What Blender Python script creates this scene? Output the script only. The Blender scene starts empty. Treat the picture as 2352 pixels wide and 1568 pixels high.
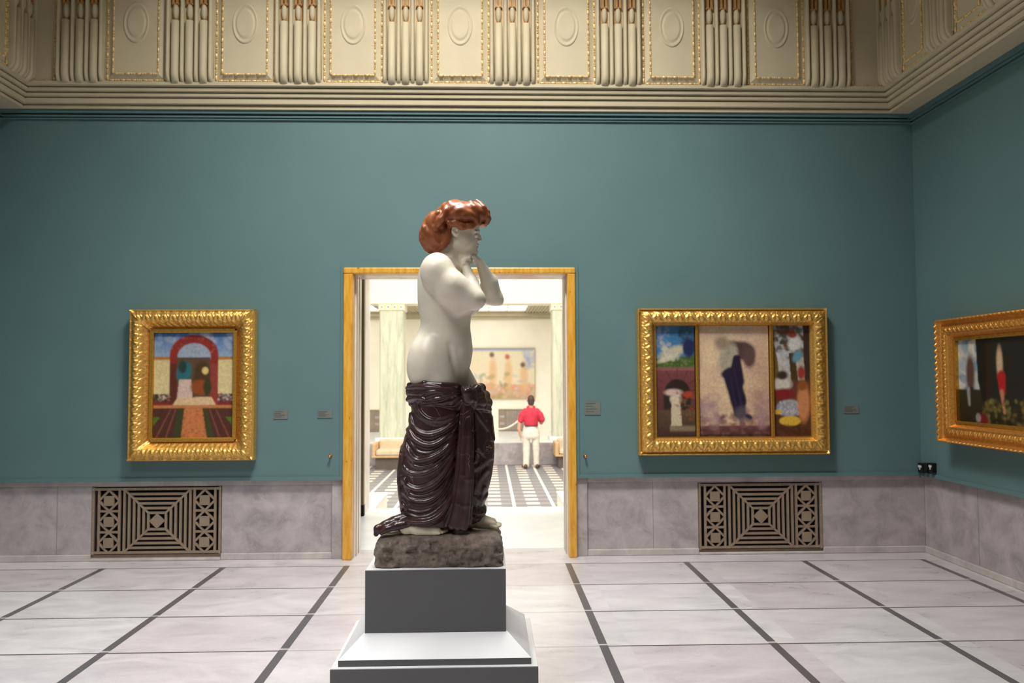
import bpy, bmesh, math, random
import numpy as np
from mathutils import Vector, Matrix

# ------------------------------------------------------------------ camera
FPX, PW, PH = 1829.0, 2352, 1568
CAM = np.array([0.0, 0.0, 1.6])
def _rot(yaw, pitch, roll):
    cy, sy = math.cos(yaw), math.sin(yaw)
    fw = np.array([sy*math.cos(pitch), cy*math.cos(pitch), math.sin(pitch)])
    rt = np.array([cy, -sy, 0.0]); up = np.cross(rt, fw)
    return rt*math.cos(roll)-up*math.sin(roll), up*math.cos(roll)+rt*math.sin(roll), fw
R_, U_, F_ = _rot(math.radians(1.72), math.radians(2.66), 0.0044)
C = bpy.context.scene.collection
cd = bpy.data.cameras.new('camera'); cam = bpy.data.objects.new('camera', cd); C.objects.link(cam)
M = Matrix.Identity(4)
for i in range(3):
    M[i][0], M[i][1], M[i][2], M[i][3] = R_[i], U_[i], -F_[i], CAM[i]
cam.matrix_world = M
cd.sensor_width = 36; cd.lens = FPX/PW*36
cd.clip_start = .05; cd.clip_end = 100
cd.dof.use_dof = True; cd.dof.focus_distance = 3.75; cd.dof.aperture_fstop = 3.5
sc = bpy.context.scene; sc.camera = cam

def rayd(px, py): return F_+R_*(px-PW/2)/FPX-U_*(py-PH/2)/FPX
def P(px, py, Y):                      # point on the plane y = Y seen at a photo pixel
    r = rayd(px, py); return CAM+r*(Y/r[1])
def PX(px, py, X):                     # point on the plane x = X
    r = rayd(px, py); return CAM+r*(X/r[0])

# ------------------------------------------------------------------ world, lights, exposure
w = bpy.data.worlds.new('world'); sc.world = w; w.use_nodes = True
w.node_tree.nodes['Background'].inputs[0].default_value = (.8, .85, .9, 1)
w.node_tree.nodes['Background'].inputs[1].default_value = .3
def area(name, loc, sx, sy, power, col, rot=(0, 0, 0), spread=180):
    l = bpy.data.lights.new(name, 'AREA'); l.shape = 'RECTANGLE'; l.size = sx; l.size_y = sy
    l.energy = power; l.color = col; l.spread = math.radians(spread)
    o = bpy.data.objects.new(name, l); C.objects.link(o); o.location = loc; o.rotation_euler = rot
    return o
XC = -.2515                            # axis of the room and the doorway
area('laylight_and_fill_lamp', (XC, 4.35, 7.0), 2.6, 2.4, 265, (1.0, .975, .93), spread=128)
area('laylight_and_fill_lamp', (-2.5, 1.0, 7.0), 1.7, 2.6, 250, (.98, .98, 1.0), spread=130)  # unseen fill lamp, added to light the statue from the left
sp_ = bpy.data.lights.new('added_wall_spot', 'SPOT'); sp_.energy = 760; sp_.color = (1.0, .95, .87); sp_.spot_size = math.radians(106); sp_.spot_blend = 1.0; sp_.shadow_soft_size = .3  # added spot, no fixture seen; brightens the middle of frieze and wall
so_ = bpy.data.objects.new('added_wall_spot', sp_); C.objects.link(so_); so_.location = (XC, 3.9, 6.9)
so_.rotation_euler = (Vector((XC, 7.1, 3.4))-Vector((XC, 3.9, 6.9))).to_track_quat('-Z', 'Y').to_euler()
area('hall_laylight_lamp', (XC, 13.6, 6.6), 9, 6.5, 1080, (.995, 1.0, .985))
area('gallery_laylight_lamp', (XC, 22.6, 3.72), 2.7, 2.2, 80, (1.0, .99, .96))
area('gallery_laylight_lamp', (XC-4.4, 22.6, 3.72), 2.7, 2.2, 76, (1.0, .99, .96))
area('gallery_laylight_lamp', (XC+4.4, 22.6, 3.72), 2.7, 2.2, 76, (1.0, .99, .96))
sc.view_settings.view_transform = 'Standard'; sc.view_settings.look = 'None'
sc.view_settings.gamma = 1; sc.view_settings.use_curve_mapping = False
sc.view_settings.exposure = 0.0
sc.cycles.use_denoising = True
sc.cycles.max_bounces = 8; sc.cycles.diffuse_bounces = 5; sc.cycles.glossy_bounces = 4

# ------------------------------------------------------------------ materials
def srgb(r, g, b): return tuple((c/255/12.92 if c/255 <= .04045 else ((c/255+.055)/1.055)**2.4) for c in (r, g, b))+(1,)
class NT:
    def __init__(s, name):
        s.m = bpy.data.materials.new(name); s.m.use_nodes = True; s.t = s.m.node_tree
        s.b = s.t.nodes['Principled BSDF']
    def n(s, kind, **kw):
        o = s.t.nodes.new('ShaderNode'+kind)
        for k, v in kw.items():
            if k.startswith('i_'): o.inputs[k[2:]].default_value = v
            elif k.startswith('x_'): o.inputs[int(k[2:])].default_value = v
            else: setattr(o, k, v)
        return o
    def l(s, a, b): s.t.links.new(a, b)
    def ramp(s, fac, stops, interp='LINEAR'):
        r = s.n('ValToRGB'); cr = r.color_ramp; cr.interpolation = interp
        while len(cr.elements) < len(stops): cr.elements.new(.5)
        for e, (p, c) in zip(cr.elements, stops): e.position = p; e.color = c
        s.l(fac, r.inputs[0]); return r.outputs[0]
    def mix(s, fac, a, b, mode='MIX'):
        o = s.n('Mix', data_type='RGBA', blend_type=mode)
        for v, k in ((fac, 0), (a, 6), (b, 7)):
            if isinstance(v, (int, float)): o.inputs[k].default_value = v
            elif isinstance(v, tuple): o.inputs[k].default_value = v
            else: s.l(v, o.inputs[k])
        return o.outputs[2]
    def coord(s, scale=1., loc=(0, 0, 0), kind='Object', rot=(0,0,0)):
        tc = s.n('TexCoord'); mp = s.n('Mapping'); s.l(tc.outputs[kind], mp.inputs[0])
        mp.inputs['Scale'].default_value = (scale,)*3 if isinstance(scale, (int, float)) else scale
        mp.inputs['Location'].default_value = loc; mp.inputs['Rotation'].default_value = rot; return mp.outputs[0]
    def noise(s, vec, scale, detail=4, rough=.55, dist=0.):
        o = s.n('TexNoise', i_Scale=scale, i_Detail=detail, i_Roughness=rough, i_Distortion=dist); s.l(vec, o.inputs['Vector']); return o.outputs[0]
    def bump(s, h, strength=.2, dist=.01):
        b = s.n('Bump', i_Strength=strength, i_Distance=dist); s.l(h, b.inputs['Height']); s.l(b.outputs[0], s.b.inputs['Normal'])
    def math(s, op, a, b=None, c=None):
        o = s.n('Math', operation=op)
        for i, v in enumerate((a, b, c)):
            if v is None: continue
            if isinstance(v, (int, float)): o.inputs[i].default_value = v
            else: s.l(v, o.inputs[i])
        return o.outputs[0]
    def set(s, col=None, rough=.5, metal=0., spec=.5, coat=0.):
        if col is not None:
            if isinstance(col, tuple): s.b.inputs['Base Color'].default_value = col
            else: s.l(col, s.b.inputs['Base Color'])
        if isinstance(rough, (int, float)): s.b.inputs['Roughness'].default_value = rough
        else: s.l(rough, s.b.inputs['Roughness'])
        s.b.inputs['Metallic'].default_value = metal; s.b.inputs['Specular IOR Level'].default_value = spec
        s.b.inputs['Coat Weight'].default_value = coat
        return s.m

def plain(name, rgb, rough=.5, metal=0., spec=.5, var=.06, scale=12., coat=0.):
    t = NT(name); v = t.coord()
    n = t.noise(v, scale, 4)
    c = srgb(*rgb); d = tuple(x*(1-var*2) for x in c[:3])+(1,); e = tuple(min(1, x*(1+var)) for x in c[:3])+(1,)
    col = t.ramp(n, [(.3, d), (.7, e)])
    return t.set(col, rough, metal, spec, coat)

MT = {}
def teal():
    t = NT('teal_wall_paint'); v = t.coord()
    n = t.noise(v, 1.3, 3); f = t.noise(v, 220, 2)
    col = t.ramp(n, [(.3, srgb(90, 120, 122)), (.7, srgb(95, 125, 127))])
    t.bump(f, .08, .002); return t.set(col, .62, spec=.3)
MT['teal'] = teal()
MT['stucco'] = plain('cream_stucco', (194, 183, 155), .6, spec=.3, var=.03, scale=5)
MT['cream'] = plain('cream_hall_paint', (250, 244, 228), .7, spec=.2, var=.02, scale=2)
MT['ceil'] = plain('ceiling_paint', (150, 142, 126), .8, spec=.2, var=.02)
def gold(name, a, b, rough=.32, sc_=60, metal=1.):
    t = NT(name); v = t.coord(); n = t.noise(v, sc_, 5); col = t.ramp(n, [(.3, srgb(*a)), (.7, srgb(*b))])
    r = t.ramp(n, [(.3, (rough+.12,)*3+(1,)), (.7, (rough-.05,)*3+(1,))]); t.bump(n, .15, .003)
    return t.set(col, r, metal)
MT['gold'] = gold('gilded_wood', (206, 150, 62), (244, 204, 118), .36, 60, .75)
MT['gold2'] = gold('gilded_wood_orange', (204, 134, 52), (240, 182, 96), .38, 60, .75)
MT['gold_slip'] = gold('gilded_inner_slip', (206, 150, 60), (232, 184, 92), .42)
MT['gold_bead'] = gold('gilt_plaster', (226, 188, 120), (250, 226, 172), .42, 40, .45)
MT['gold_flute'] = gold('gilt_flute', (160, 118, 66), (180, 136, 80), .55, 20, .1)
def casing():
    t = NT('amber_marble_casing'); v = t.coord((30, 30, 5)); n = t.noise(v, 1, 5); s2 = t.noise(t.coord(), 26, 2)
    col = t.ramp(n, [(.25, srgb(196, 134, 34)), (.5, srgb(220, 162, 56)), (.75, srgb(232, 186, 92))])
    spots = t.ramp(s2, [(.70, (0, 0, 0, 1)), (.74, (1, 1, 1, 1))])
    col = t.mix(spots, col, srgb(120, 72, 14)); return t.set(col, .3, spec=.5)
MT['casing'] = casing()
def marble(name, a, b, c, scale=3., rough=.25, vein=.5, stretch=(1, 1, 1), vc=None, coat=0.):
    t = NT(name); v = t.coord(stretch)
    n = t.noise(v, scale, 8, .62, .6); n2 = t.noise(v, scale*2.3, 6, .6, 1.5)
    col = t.ramp(n, [(.28, srgb(*a)), (.5, srgb(*b)), (.72, srgb(*c))])
    ab = t.math('ABSOLUTE', t.math('SUBTRACT', n2, .5))
    ve = t.ramp(ab, [(0, (1, 1, 1, 1)), (.02, (0, 0, 0, 1))])
    col = t.mix(t.math('MULTIPLY', ve, vein), col, srgb(*(vc or c)))
    return t.set(col, rough, spec=.5, coat=coat)
MT['dado'] = marble('grey_lilac_marble', (146, 138, 142), (172, 164, 167), (192, 184, 184), 5, .32, .3, vc=(206, 198, 194))
MT['base_marble'] = marble('pale_grey_marble', (168, 160, 160), (188, 180, 178), (206, 200, 196), 5, .3, .2)
MT['white_marble'] = marble('white_veined_marble', (222, 208, 198), (236, 228, 218), (244, 238, 230), 2.2, .3, .3, vc=(206, 180, 170))
MT['pink_marble'] = marble('pink_veined_marble', (186, 158, 150), (214, 194, 184), (230, 216, 206), 4, .22, .5, vc=(150, 110, 104))
MT['column'] = marble('green_streaked_marble', (176, 184, 162), (208, 210, 188), (228, 226, 208), 3.2, .3, .35, (3.2, 3.2, .35), vc=(132, 142, 124))
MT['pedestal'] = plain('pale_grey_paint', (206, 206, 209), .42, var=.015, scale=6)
MT['pedestal_front_shade'] = plain('shaded_grey_paint', (100, 100, 101), .6, var=.01, scale=6)  # shade on the light grey pedestal's fronts, put into the colour
MT['grille'] = plain('taupe_metal', (156, 138, 118), .38, .35, var=.05)
MT['screw'] = plain('screw_metal', (230, 214, 196), .25, .8)
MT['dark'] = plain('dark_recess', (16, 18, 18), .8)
MT['bronze'] = plain('bronze_strip', (150, 128, 96), .4, .15)
MT['brass'] = plain('polished_brass', (226, 160, 104), .2, .9)
MT['plaque'] = plain('grey_label_card', (112, 118, 112), .5)
MT['plaque_ink'] = plain('label_print', (76, 80, 80), .6)
MT['skin'] = plain('skin', (214, 164, 140), .5)
MT['brown_hair'] = plain('dark_brown_hair', (74, 52, 44), .6)
MT['red_cloth'] = plain('red_cotton', (206, 52, 74), .8)
MT['white_cloth'] = plain('off_white_cotton', (232, 226, 214), .8)
MT['brown_leather'] = plain('brown_leather', (92, 66, 50), .5)
MT['upholstery'] = plain('beige_upholstery', (216, 196, 166), .85)
MT['bench_base'] = plain('dark_bench_base', (96, 88, 80), .6)
MT['bench_wood'] = plain('light_wood', (214, 178, 132), .5)
MT['steel'] = plain('brushed_steel', (190, 190, 188), .3, .9)
MT['black'] = plain('black_plastic', (12, 13, 14), .4)
MT['white'] = plain('white_plastic', (226, 226, 226), .4)

def floor_mat():
    t = NT('grey_marble_floor'); tc = t.n('TexCoord'); sp = t.n('SeparateXYZ'); t.l(tc.outputs['Object'], sp.inputs[0])
    x, y = sp.outputs[0], sp.outputs[1]
    mask = None
    def band(co, at, half):
        return t.math('LESS_THAN', t.math('ABSOLUTE', t.math('SUBTRACT', co, at)), half)
    def mx(a, b): return b if a is None else t.math('MAXIMUM', a, b)
    xs = [XC+o for o in (-4.9,-3.03, -2.015, -.965, .94, 1.965, 3.0, 4.07)]
    xs = [-4.31, -3.28, -2.266, -1.217, .686, 1.712, 2.748, 3.80]
    ys = [6.95-.71*k for k in range(18)]
    inroom = t.math('LESS_THAN', y, 6.965)
    lx = None
    for v in xs: lx = mx(lx, band(x, v, .026))
    ly = None
    for v in ys: ly = mx(ly, band(y, v, .009))
    # little pale breaks in the dark strips just before each cross line
    br = None
    for v in ys: br = mx(br, band(y, v+.03, .012))
    lx = t.math('MULTIPLY', lx, t.math('SUBTRACT', 1.0, t.math('MULTIPLY', br, .8)))
    lx = t.math('MULTIPLY', lx, inroom)
    central = t.math('MULTIPLY', t.math('GREATER_THAN', x, -1.217), t.math('LESS_THAN', x, .686))
    lyc = t.math('MULTIPLY', ly, t.math('SUBTRACT', 1.0, t.math('MULTIPLY', central, .65)))
    inx = t.math('MULTIPLY', t.math('GREATER_THAN', x, -4.31), t.math('LESS_THAN', x, 3.80))
    lyc = t.math('MULTIPLY', lyc, inx)
    mask = t.math('MAXIMUM', lx, lyc)
    # per slab tone
    sx = t.math('FLOOR', t.math('DIVIDE', t.math('ADD', x, 1.217), 1.03)); sy = t.math('FLOOR', t.math('DIVIDE', t.math('SUBTRACT', y, 6.95), .71))
    cmb = t.n('CombineXYZ'); t.l(sx, cmb.inputs[0]); t.l(sy, cmb.inputs[1])
    wn = t.n('TexWhiteNoise', noise_dimensions='3D'); t.l(cmb.outputs[0], wn.inputs[0])
    vo = t.n('VectorMath', operation='SCALE'); t.l(wn.outputs['Color'], vo.inputs[0]); vo.inputs['Scale'].default_value = 9.
    ad = t.n('VectorMath', operation='ADD'); t.l(vo.outputs[0], ad.inputs[0]); t.l(tc.outputs['Object'], ad.inputs[1])
    mp = t.n('Mapping'); t.l(ad.outputs[0], mp.inputs[0]); mp.inputs['Scale'].default_value = (1, 2.2, 1); mp.inputs['Rotation'].default_value = (0, 0, .25)
    n = t.noise(mp.outputs[0], 2.2, 8, .62, .8)
    col = t.ramp(n, [(.25, srgb(180, 177, 180)), (.5, srgb(202, 200, 202)), (.75, srgb(218, 216, 217))])
    tone = t.ramp(wn.outputs['Value'], [(0, srgb(238, 232, 236)), (1, (1, 1, 1, 1))])
    col = t.mix(1.0, col, tone, 'MULTIPLY')
    n2 = t.noise(mp.outputs[0], 5, 6, .6, 2.0)
    ve = t.ramp(t.math('ABSOLUTE', t.math('SUBTRACT', n2, .5)), [(0, (1, 1, 1, 1)), (.012, (0, 0, 0, 1))])
    col = t.mix(t.math('MULTIPLY', ve, .35), col, srgb(226, 218, 212))
    col = t.mix(t.math('MULTIPLY', mask, .88), col, srgb(58, 54, 58))
    rr = t.ramp(n, [(.3, (.26,)*3+(1,)), (.7, (.36,)*3+(1,))])
    return t.set(col, rr, spec=.5)
MT['floor'] = floor_mat()
MT['landing'] = marble('white_landing_marble', (224, 226, 226), (234, 236, 236), (243, 244, 244), 2, .25, .2)
def court_floor():
    t = NT('court_tile_floor'); tc = t.n('TexCoord'); sp = t.n('SeparateXYZ'); t.l(tc.outputs['Object'], sp.inputs[0])
    x, y = sp.outputs[0], sp.outputs[1]
    u = t.math('DIVIDE', t.math('SUBTRACT', x, .435), .665); fu = t.math('SUBTRACT', u, t.math('FLOOR', u))
    stripe = t.math('MAXIMUM', t.math('LESS_THAN', fu, .04), t.math('GREATER_THAN', fu, .96))
    v = t.math('DIVIDE', y, .45); fv = t.math('SUBTRACT', v, t.math('FLOOR', v))
    half = t.math('GREATER_THAN', fv, .5)
    mid = t.math('LESS_THAN', t.math('ABSOLUTE', t.math('SUBTRACT', fu, .5)), .17)
    wh = t.math('MULTIPLY', mid, half)
    dark = t.math('MULTIPLY', half, .12)
    col = t.mix(dark, srgb(116, 115, 121), srgb(225, 220, 216))
    col = t.mix(wh, col, srgb(232, 220, 206)); col = t.mix(stripe, col, srgb(244, 236, 222))
    return t.set(col, .35)
MT['court'] = court_floor()
def statue_marble():
    t = NT('white_statuary_marble'); v = t.coord(); n = t.noise(v, 9, 6, .6, .4)
    col = t.ramp(n, [(.3, srgb(228, 218, 198)), (.7, srgb(242, 233, 214))])
    m = t.set(col, .38, spec=.4); t.b.inputs['Subsurface Weight'].default_value = .12
    t.b.inputs['Subsurface Radius'].default_value = (.02, .015, .01); t.b.inputs['Subsurface Scale'].default_value = 1.0
    return m
MT['statue'] = statue_marble()
def glossy_stone(name, a, b, vc, vein, rough, scale=12, vs=7, width=.006, spec=.6):
    t = NT(name); v = t.coord(); n = t.noise(v, scale, 6, .6)
    col = t.ramp(n, [(.3, srgb(*a)), (.7, srgb(*b))])
    n2 = t.noise(v, vs, 3, .5, 1.2); k = t.noise(v, 5, 2)
    ve = t.ramp(t.math('ABSOLUTE', t.math('SUBTRACT', n2, .5)), [(0, (1, 1, 1, 1)), (width, (0, 0, 0, 1))])
    g = t.ramp(k, [(.5, (0, 0, 0, 1)), (.62, (1, 1, 1, 1))])
    col = t.mix(t.math('MULTIPLY', t.math('MULTIPLY', ve, g), vein), col, srgb(*vc))
    return t.set(col, rough, spec=spec)
MT['hair'] = glossy_stone('polished_red_brown_stone', (130, 70, 36), (170, 100, 62), (206, 170, 140), .3, .34, spec=.4)
MT['drape'] = glossy_stone('polished_dark_purple_stone', (52, 34, 34), (76, 50, 48), (188, 160, 140), .75, .26, spec=.5)
MT['foot'] = plain('cream_marble', (226, 216, 186), .35, var=.04)
def rock_mat():
    t = NT('rough_brown_stone'); v = t.coord(); n = t.noise(v, 26, 12, .7, .0)
    col = t.ramp(n, [(.3, srgb(100, 82, 72)), (.46, srgb(138, 122, 110)), (.60, srgb(160, 146, 134)), (.76, srgb(192, 180, 168))])
    t.bump(t.noise(v, 45, 12, .75), .8, .02); return t.set(col, .4, spec=.6)
MT['rock'] = rock_mat()
def emit(name, col, s):
    t = NT(name); t.set((.9, .9, .9, 1), .5); t.b.inputs['Emission Color'].default_value = col; t.b.inputs['Emission Strength'].default_value = s; return t.m
MT['pane'] = emit('laylight_glass', (1.0, .97, .92, 1), 1.6)
def paint_mat():
    t = NT('oil_paint'); a = t.n('Attribute', attribute_name='paint'); v = t.coord(); n = t.noise(v, 45, 5, .6)
    tone = t.ramp(n, [(.3, (.80,)*3+(1,)), (.7, (1.08,)*3+(1,))])
    col = t.mix(1.0, a.outputs['Color'], tone, 'MULTIPLY'); return t.set(col, .42, spec=.4)
MT['paint'] = paint_mat()

# ------------------------------------------------------------------ mesh helpers
def mesh_obj(name, verts, faces, mat, parent=None, smooth=False):
    me = bpy.data.meshes.new(name)
    me.from_pydata([tuple(map(float, v)) for v in verts], [], [tuple(int(i) for i in f) for f in faces]); me.update()
    if mat: me.materials.append(MT[mat])
    if smooth: me.polygons.foreach_set('use_smooth', [True]*len(me.polygons))
    o = bpy.data.objects.new(name, me); C.objects.link(o)
    if parent: o.parent = parent
    return o
class MB:
    def __init__(s): s.v = []; s.f = []; s.nb = 0
    def add(s, vs, fs):
        b = len(s.v); s.v += [tuple(v) for v in vs]; s.f += [tuple(i+b for i in f) for f in fs]; return s
    def box(s, a, b, inset=0., axis=2):
        x0, y0, z0 = a; x1, y1, z1 = b
        if x0 > x1: x0, x1 = x1, x0
        if y0 > y1: y0, y1 = y1, y0
        if z0 > z1: z0, z1 = z1, z0
        return s.add([(x0, y0, z0), (x1, y0, z0), (x1, y1, z0), (x0, y1, z0), (x0, y0, z1), (x1, y0, z1), (x1, y1, z1), (x0, y1, z1)],
                     [(0, 3, 2, 1), (4, 5, 6, 7), (0, 1, 5, 4), (1, 2, 6, 5), (2, 3, 7, 6), (3, 0, 4, 7)])
    def bar(s, p, q, w_, y0, y1):      # flat bar in the xz plane from p to q
        p = np.array(p, float); q = np.array(q, float); d = q-p; L = np.hypot(*d); d /= L; n = np.array([-d[1], d[0]])*w_/2
        c = [p+n, p-n, q-n, q+n]; s.nb += 1; y0 -= .0004*(s.nb % 7)
        vs = [(a[0], y0, a[1]) for a in c]+[(a[0], y1, a[1]) for a in c]
        return s.add(vs, [(0, 1, 2, 3), (7, 6, 5, 4), (0, 4, 5, 1), (1, 5, 6, 2), (2, 6, 7, 3), (3, 7, 4, 0)])
    def lathe(s, prof, seg=24, c=(0, 0, 0), axis='z'):
        vs = []; n = len(prof)
        for k in range(seg):
            a = 2*math.pi*k/seg
            for r, h in prof:
                if axis == 'z': vs.append((c[0]+r*math.cos(a), c[1]+r*math.sin(a), c[2]+h))
                elif axis == 'y': vs.append((c[0]+r*math.cos(a), c[1]-h, c[2]+r*math.sin(a)))
                else: vs.append((c[0]+h, c[1]+r*math.cos(a), c[2]+r*math.sin(a)))
        fs = []
        for k in range(seg):
            k2 = (k+1) % seg
            for j in range(n-1): fs.append((k*n+j, k2*n+j, k2*n+j+1, k*n+j+1))
        b = len(s.v); s.add(vs, fs)
        s.f.append(tuple(b+k*n for k in range(seg))[::-1]); s.f.append(tuple(b+k*n+n-1 for k in range(seg)))
        return s
    def ball(s, c, r, sz=(1, 1, 1), seg=8, ring=5):
        prof = [(max(1e-4, math.sin(math.pi*i/ring)), -math.cos(math.pi*i/ring)) for i in range(ring+1)]
        m = MB().lathe(prof, seg); return s.add([(c[0]+v[0]*r*sz[0], c[1]+v[1]*r*sz[1], c[2]+v[2]*r*sz[2]) for v in m.v], m.f)
    def tube(s, pts, r, seg=8):
        pts = [np.array(p, float) for p in pts]; vs = []; n = len(pts)
        for i, p in enumerate(pts):
            d = pts[min(i+1, n-1)]-pts[max(i-1, 0)]; d /= np.linalg.norm(d)
            a = np.cross(d, [0, 0, 1] if abs(d[2]) < .9 else [1, 0, 0]); a /= np.linalg.norm(a); b = np.cross(d, a)
            rr = r[i] if hasattr(r, '__len__') else r
            for k in range(seg):
                t = 2*math.pi*k/seg; vs.append(p+a*math.cos(t)*rr+b*math.sin(t)*rr)
        fs = [(i*seg+k, i*seg+(k+1) % seg, (i+1)*seg+(k+1) % seg, (i+1)*seg+k) for i in range(n-1) for k in range(seg)]
        b0 = len(s.v); s.add(vs, fs); s.f.append(tuple(b0+k for k in range(seg))[::-1]); s.f.append(tuple(b0+(n-1)*seg+k for k in range(seg)))
        return s
    def build(s, name, mat, parent=None, smooth=False, bevel=0., kind=None):
        o = mesh_obj(name, s.v, s.f, mat, parent, smooth)
        bm = bmesh.new(); bm.from_mesh(o.data); bmesh.ops.recalc_face_normals(bm, faces=bm.faces); bm.to_mesh(o.data); bm.free()
        if smooth: o.data.polygons.foreach_set('use_smooth', [True]*len(o.data.polygons))
        if bevel:
            m = o.modifiers.new('bevel', 'BEVEL'); m.width = bevel; m.segments = 2; m.limit_method = 'ANGLE'
        if kind: o['kind'] = kind
        return o
def empty(name, loc=(0, 0, 0), rz=0.):
    o = bpy.data.objects.new(name, None); C.objects.link(o); o.location = loc; o.rotation_euler = (0, 0, rz); o.empty_display_size = .1
    return o
def tag(o, label, cat, group=None):
    o['label'] = label; o['category'] = cat
    if group: o['group'] = group
    return o
def struct(o): o['kind'] = 'structure'; return o

# ------------------------------------------------------------------ room shell
YW, XR, XL = 7.20, 3.95, -4.38         # teal wall faces
YD, XRD, XLD = 7.25, 4.00, -4.43       # marble dado faces
ZD = .715; YF = -5.5
DL, DR, DT = -1.297, .79, 2.603        # outer edge of the doorway casing
OL, OR, OT = -1.215, .722, 2.55        # opening inside the casing
struct(MB().box((-4.7, YF-.2, -.2), (4.3, 7.6, 0)).build('floor', 'floor'))
g1 = (-3.526, -2.383); g2 = (1.905, 3.045); gz = (.055, .652); gz2 = (.045, .645)
wb = MB()
wb.box((XL-.3, YW, ZD), (DL+.03, 7.6, 6.4)); wb.box((DR-.03, YW, ZD), (XR+.3, 7.6, 6.4)); wb.box((DL+.03, YW, DT-.03), (DR-.03, 7.6, 6.4))
wb.box((XL-.3, YW-.012, ZD-.012), (DL, YW+.02, ZD+.02)); wb.box((DR, YW-.012, ZD-.012), (XR, YW+.02, ZD+.02))
wb.box((XL-.3, 7.40, 0), (DL+.03, 7.6, ZD)); wb.box((DR-.03, 7.40, 0), (XR+.3, 7.6, ZD))
# small crown mouldings under the cornice
for z, d, h in ((3.985, .03, .016), (3.962, .018, .012)):
    wb.box((XL, YW-d, z-h), (XR, YW, z))
wb.box((XL, YW-.05, 4.0), (XR, YW, 4.06))
# thin painted fillet round the doorway
wb.box((DL-.03, YW-.01, ZD), (DL, YW, DT+.025)); wb.box((DR, YW-.01, ZD), (DR+.03, YW, DT+.025)); wb.box((DL, YW-.01, DT+.002), (DR, YW, DT+.025))
struct(wb.build('wall_back', 'teal'))
wr = MB(); wr.box((XR, YF, ZD), (XR+.35, YW, 6.4)); wr.box((4.2, YF, 0), (4.3, YW+.2, ZD)); wr.box((XR-.012, YF, ZD-.012), (XR+.02, YW, ZD+.02))
for z, d, h in ((3.985, .03, .016), (3.955, .018, .014)): wr.box((XR-d, YF, z-h), (XR, YW, z))
wr.box((XR-.05, YF, 3.99), (XR, YW, 4.045))
struct(wr.build('wall_right', 'teal'))
wl = MB(); wl.box((XL-.35, YF, ZD), (XL, YW, 6.4)); wl.box((-4.75, YF, 0), (-4.6, YW+.2, ZD)); wl.box((XL-.02, YF, ZD-.012), (XL+.012, YW, ZD+.02))
for z, d, h in ((3.985, .03, .016), (3.955, .018, .014)): wl.box((XL, YF, z-h), (XL+d, YW, z))
struct(wl.build('wall_left', 'teal'))
struct(MB().box((-4.75, YF-.3, 0), (4.35, YF, 6.4)).build('wall_front', 'teal'))

# marble dado with its cap and base, left part, right part, side walls
def dado(name, x0, x1, hole, hz):
    m = MB(); y0, y1 = YD, 7.42
    m.box((x0, y0, 0), (hole[0], y1, ZD)); m.box((hole[1], y0, 0), (x1, y1, ZD))
    m.box((hole[0], y0, hz[1]), (hole[1], y1, ZD)); m.box((hole[0], y0, 0), (hole[1], y1, hz[0]-.03))
    o = struct(m.build(name, 'dado', bevel=.003))
    b = MB(); b.box((x0, y0-.022, 0), (hole[0]-.001, y0, .058)); b.box((hole[1]+.001, y0-.022, 0), (x1, y0, .058)); b.box((hole[0], y0-.03, 0), (hole[1], y0, .022))
    b.build('base_moulding', 'base_marble', o, bevel=.006)
    c = MB(); c.box((x0, y0-.012, .662), (x1, y0, ZD-.012)); c.build('cap_moulding', 'base_marble', o, bevel=.004)
    # joints between slabs
    j = MB()
    for x in np.arange(x0+.6, x1-.2, 1.27):
        if not hole[0]-.02 < x < hole[1]+.02: j.box((x, y0-.001, .06), (x+.003, y0, .66))
    if j.v: j.build('slab_joint', 'plaque', o)
    return o
dado('trim_1', XLD, -1.40, g1, gz); dado('trim_2', .89, XRD, g2, gz2)
m = MB(); m.box((-1.40, YD-.03, 0), (DL, 7.42, ZD-.012)); struct(m.build('trim_3', 'dado', bevel=.004))
m = MB(); m.box((DR, YD-.03, 0), (.89, 7.42, ZD-.012)); struct(m.build('trim_4', 'dado', bevel=.004))
m = MB(); m.box((XRD, YF, 0), (4.22, YD, ZD)); o = struct(m.build('trim_5', 'dado'))
b = MB(); b.box((XRD-.022, YF, 0), (XRD, YD-.022, .058)); b.build('base_moulding', 'base_marble', o, bevel=.006)
j = MB()
for y in (6.45, 5.72, 5.0, 4.3): j.box((XRD-.001, y, .06), (XRD, y+.003, ZD-.014))
j.build('slab_joint', 'plaque', o)
m = MB(); m.box((-4.62, YF, 0), (XLD, YD, ZD)); struct(m.build('trim_6', 'dado'))

# ------------------------------------------------------------------ cornice, frieze, cove, ceiling
def ring(profile, closed_y=YF):
    """sweep a profile [(t, z)] round the room; t is the reach into the room"""
    vs = []; fs = []; n = len(profile)
    for (t, z) in profile:
        vs += [(-4.14+t, YF+.2+t, z), (-4.14+t, 7.13-t, z), (3.71-t, 7.13-t, z), (3.71-t, YF+.2+t, z)]
    for i in range(n-1):
        for k in range(4): fs.append((i*4+k, i*4+(k+1) % 4, (i+1)*4+(k+1) % 4, (i+1)*4+k))
    return vs, fs
prof = [(-.24, 4.03), (0, 4.03), (0, 4.057), (-.018, 4.060), (-.018, 4.068), (.028, 4.071), (.030, 4.112), (.012, 4.116), (.012, 4.124), (.050, 4.128), (.054, 4.150), (.034, 4.155), (.034, 4.163), (.074, 4.167), (.080, 4.190), (.060, 4.195), (.060, 4.203), (.100, 4.206), (.106, 4.210), (.106, 4.240), (.085, 4.240)]
prof += [(.085, 4.25), (.085, 5.15), (.11, 5.32), (.18, 5.5), (.32, 5.68), (.52, 5.82), (.75, 5.9), (.98, 5.93)]
NCOR = 21
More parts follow.
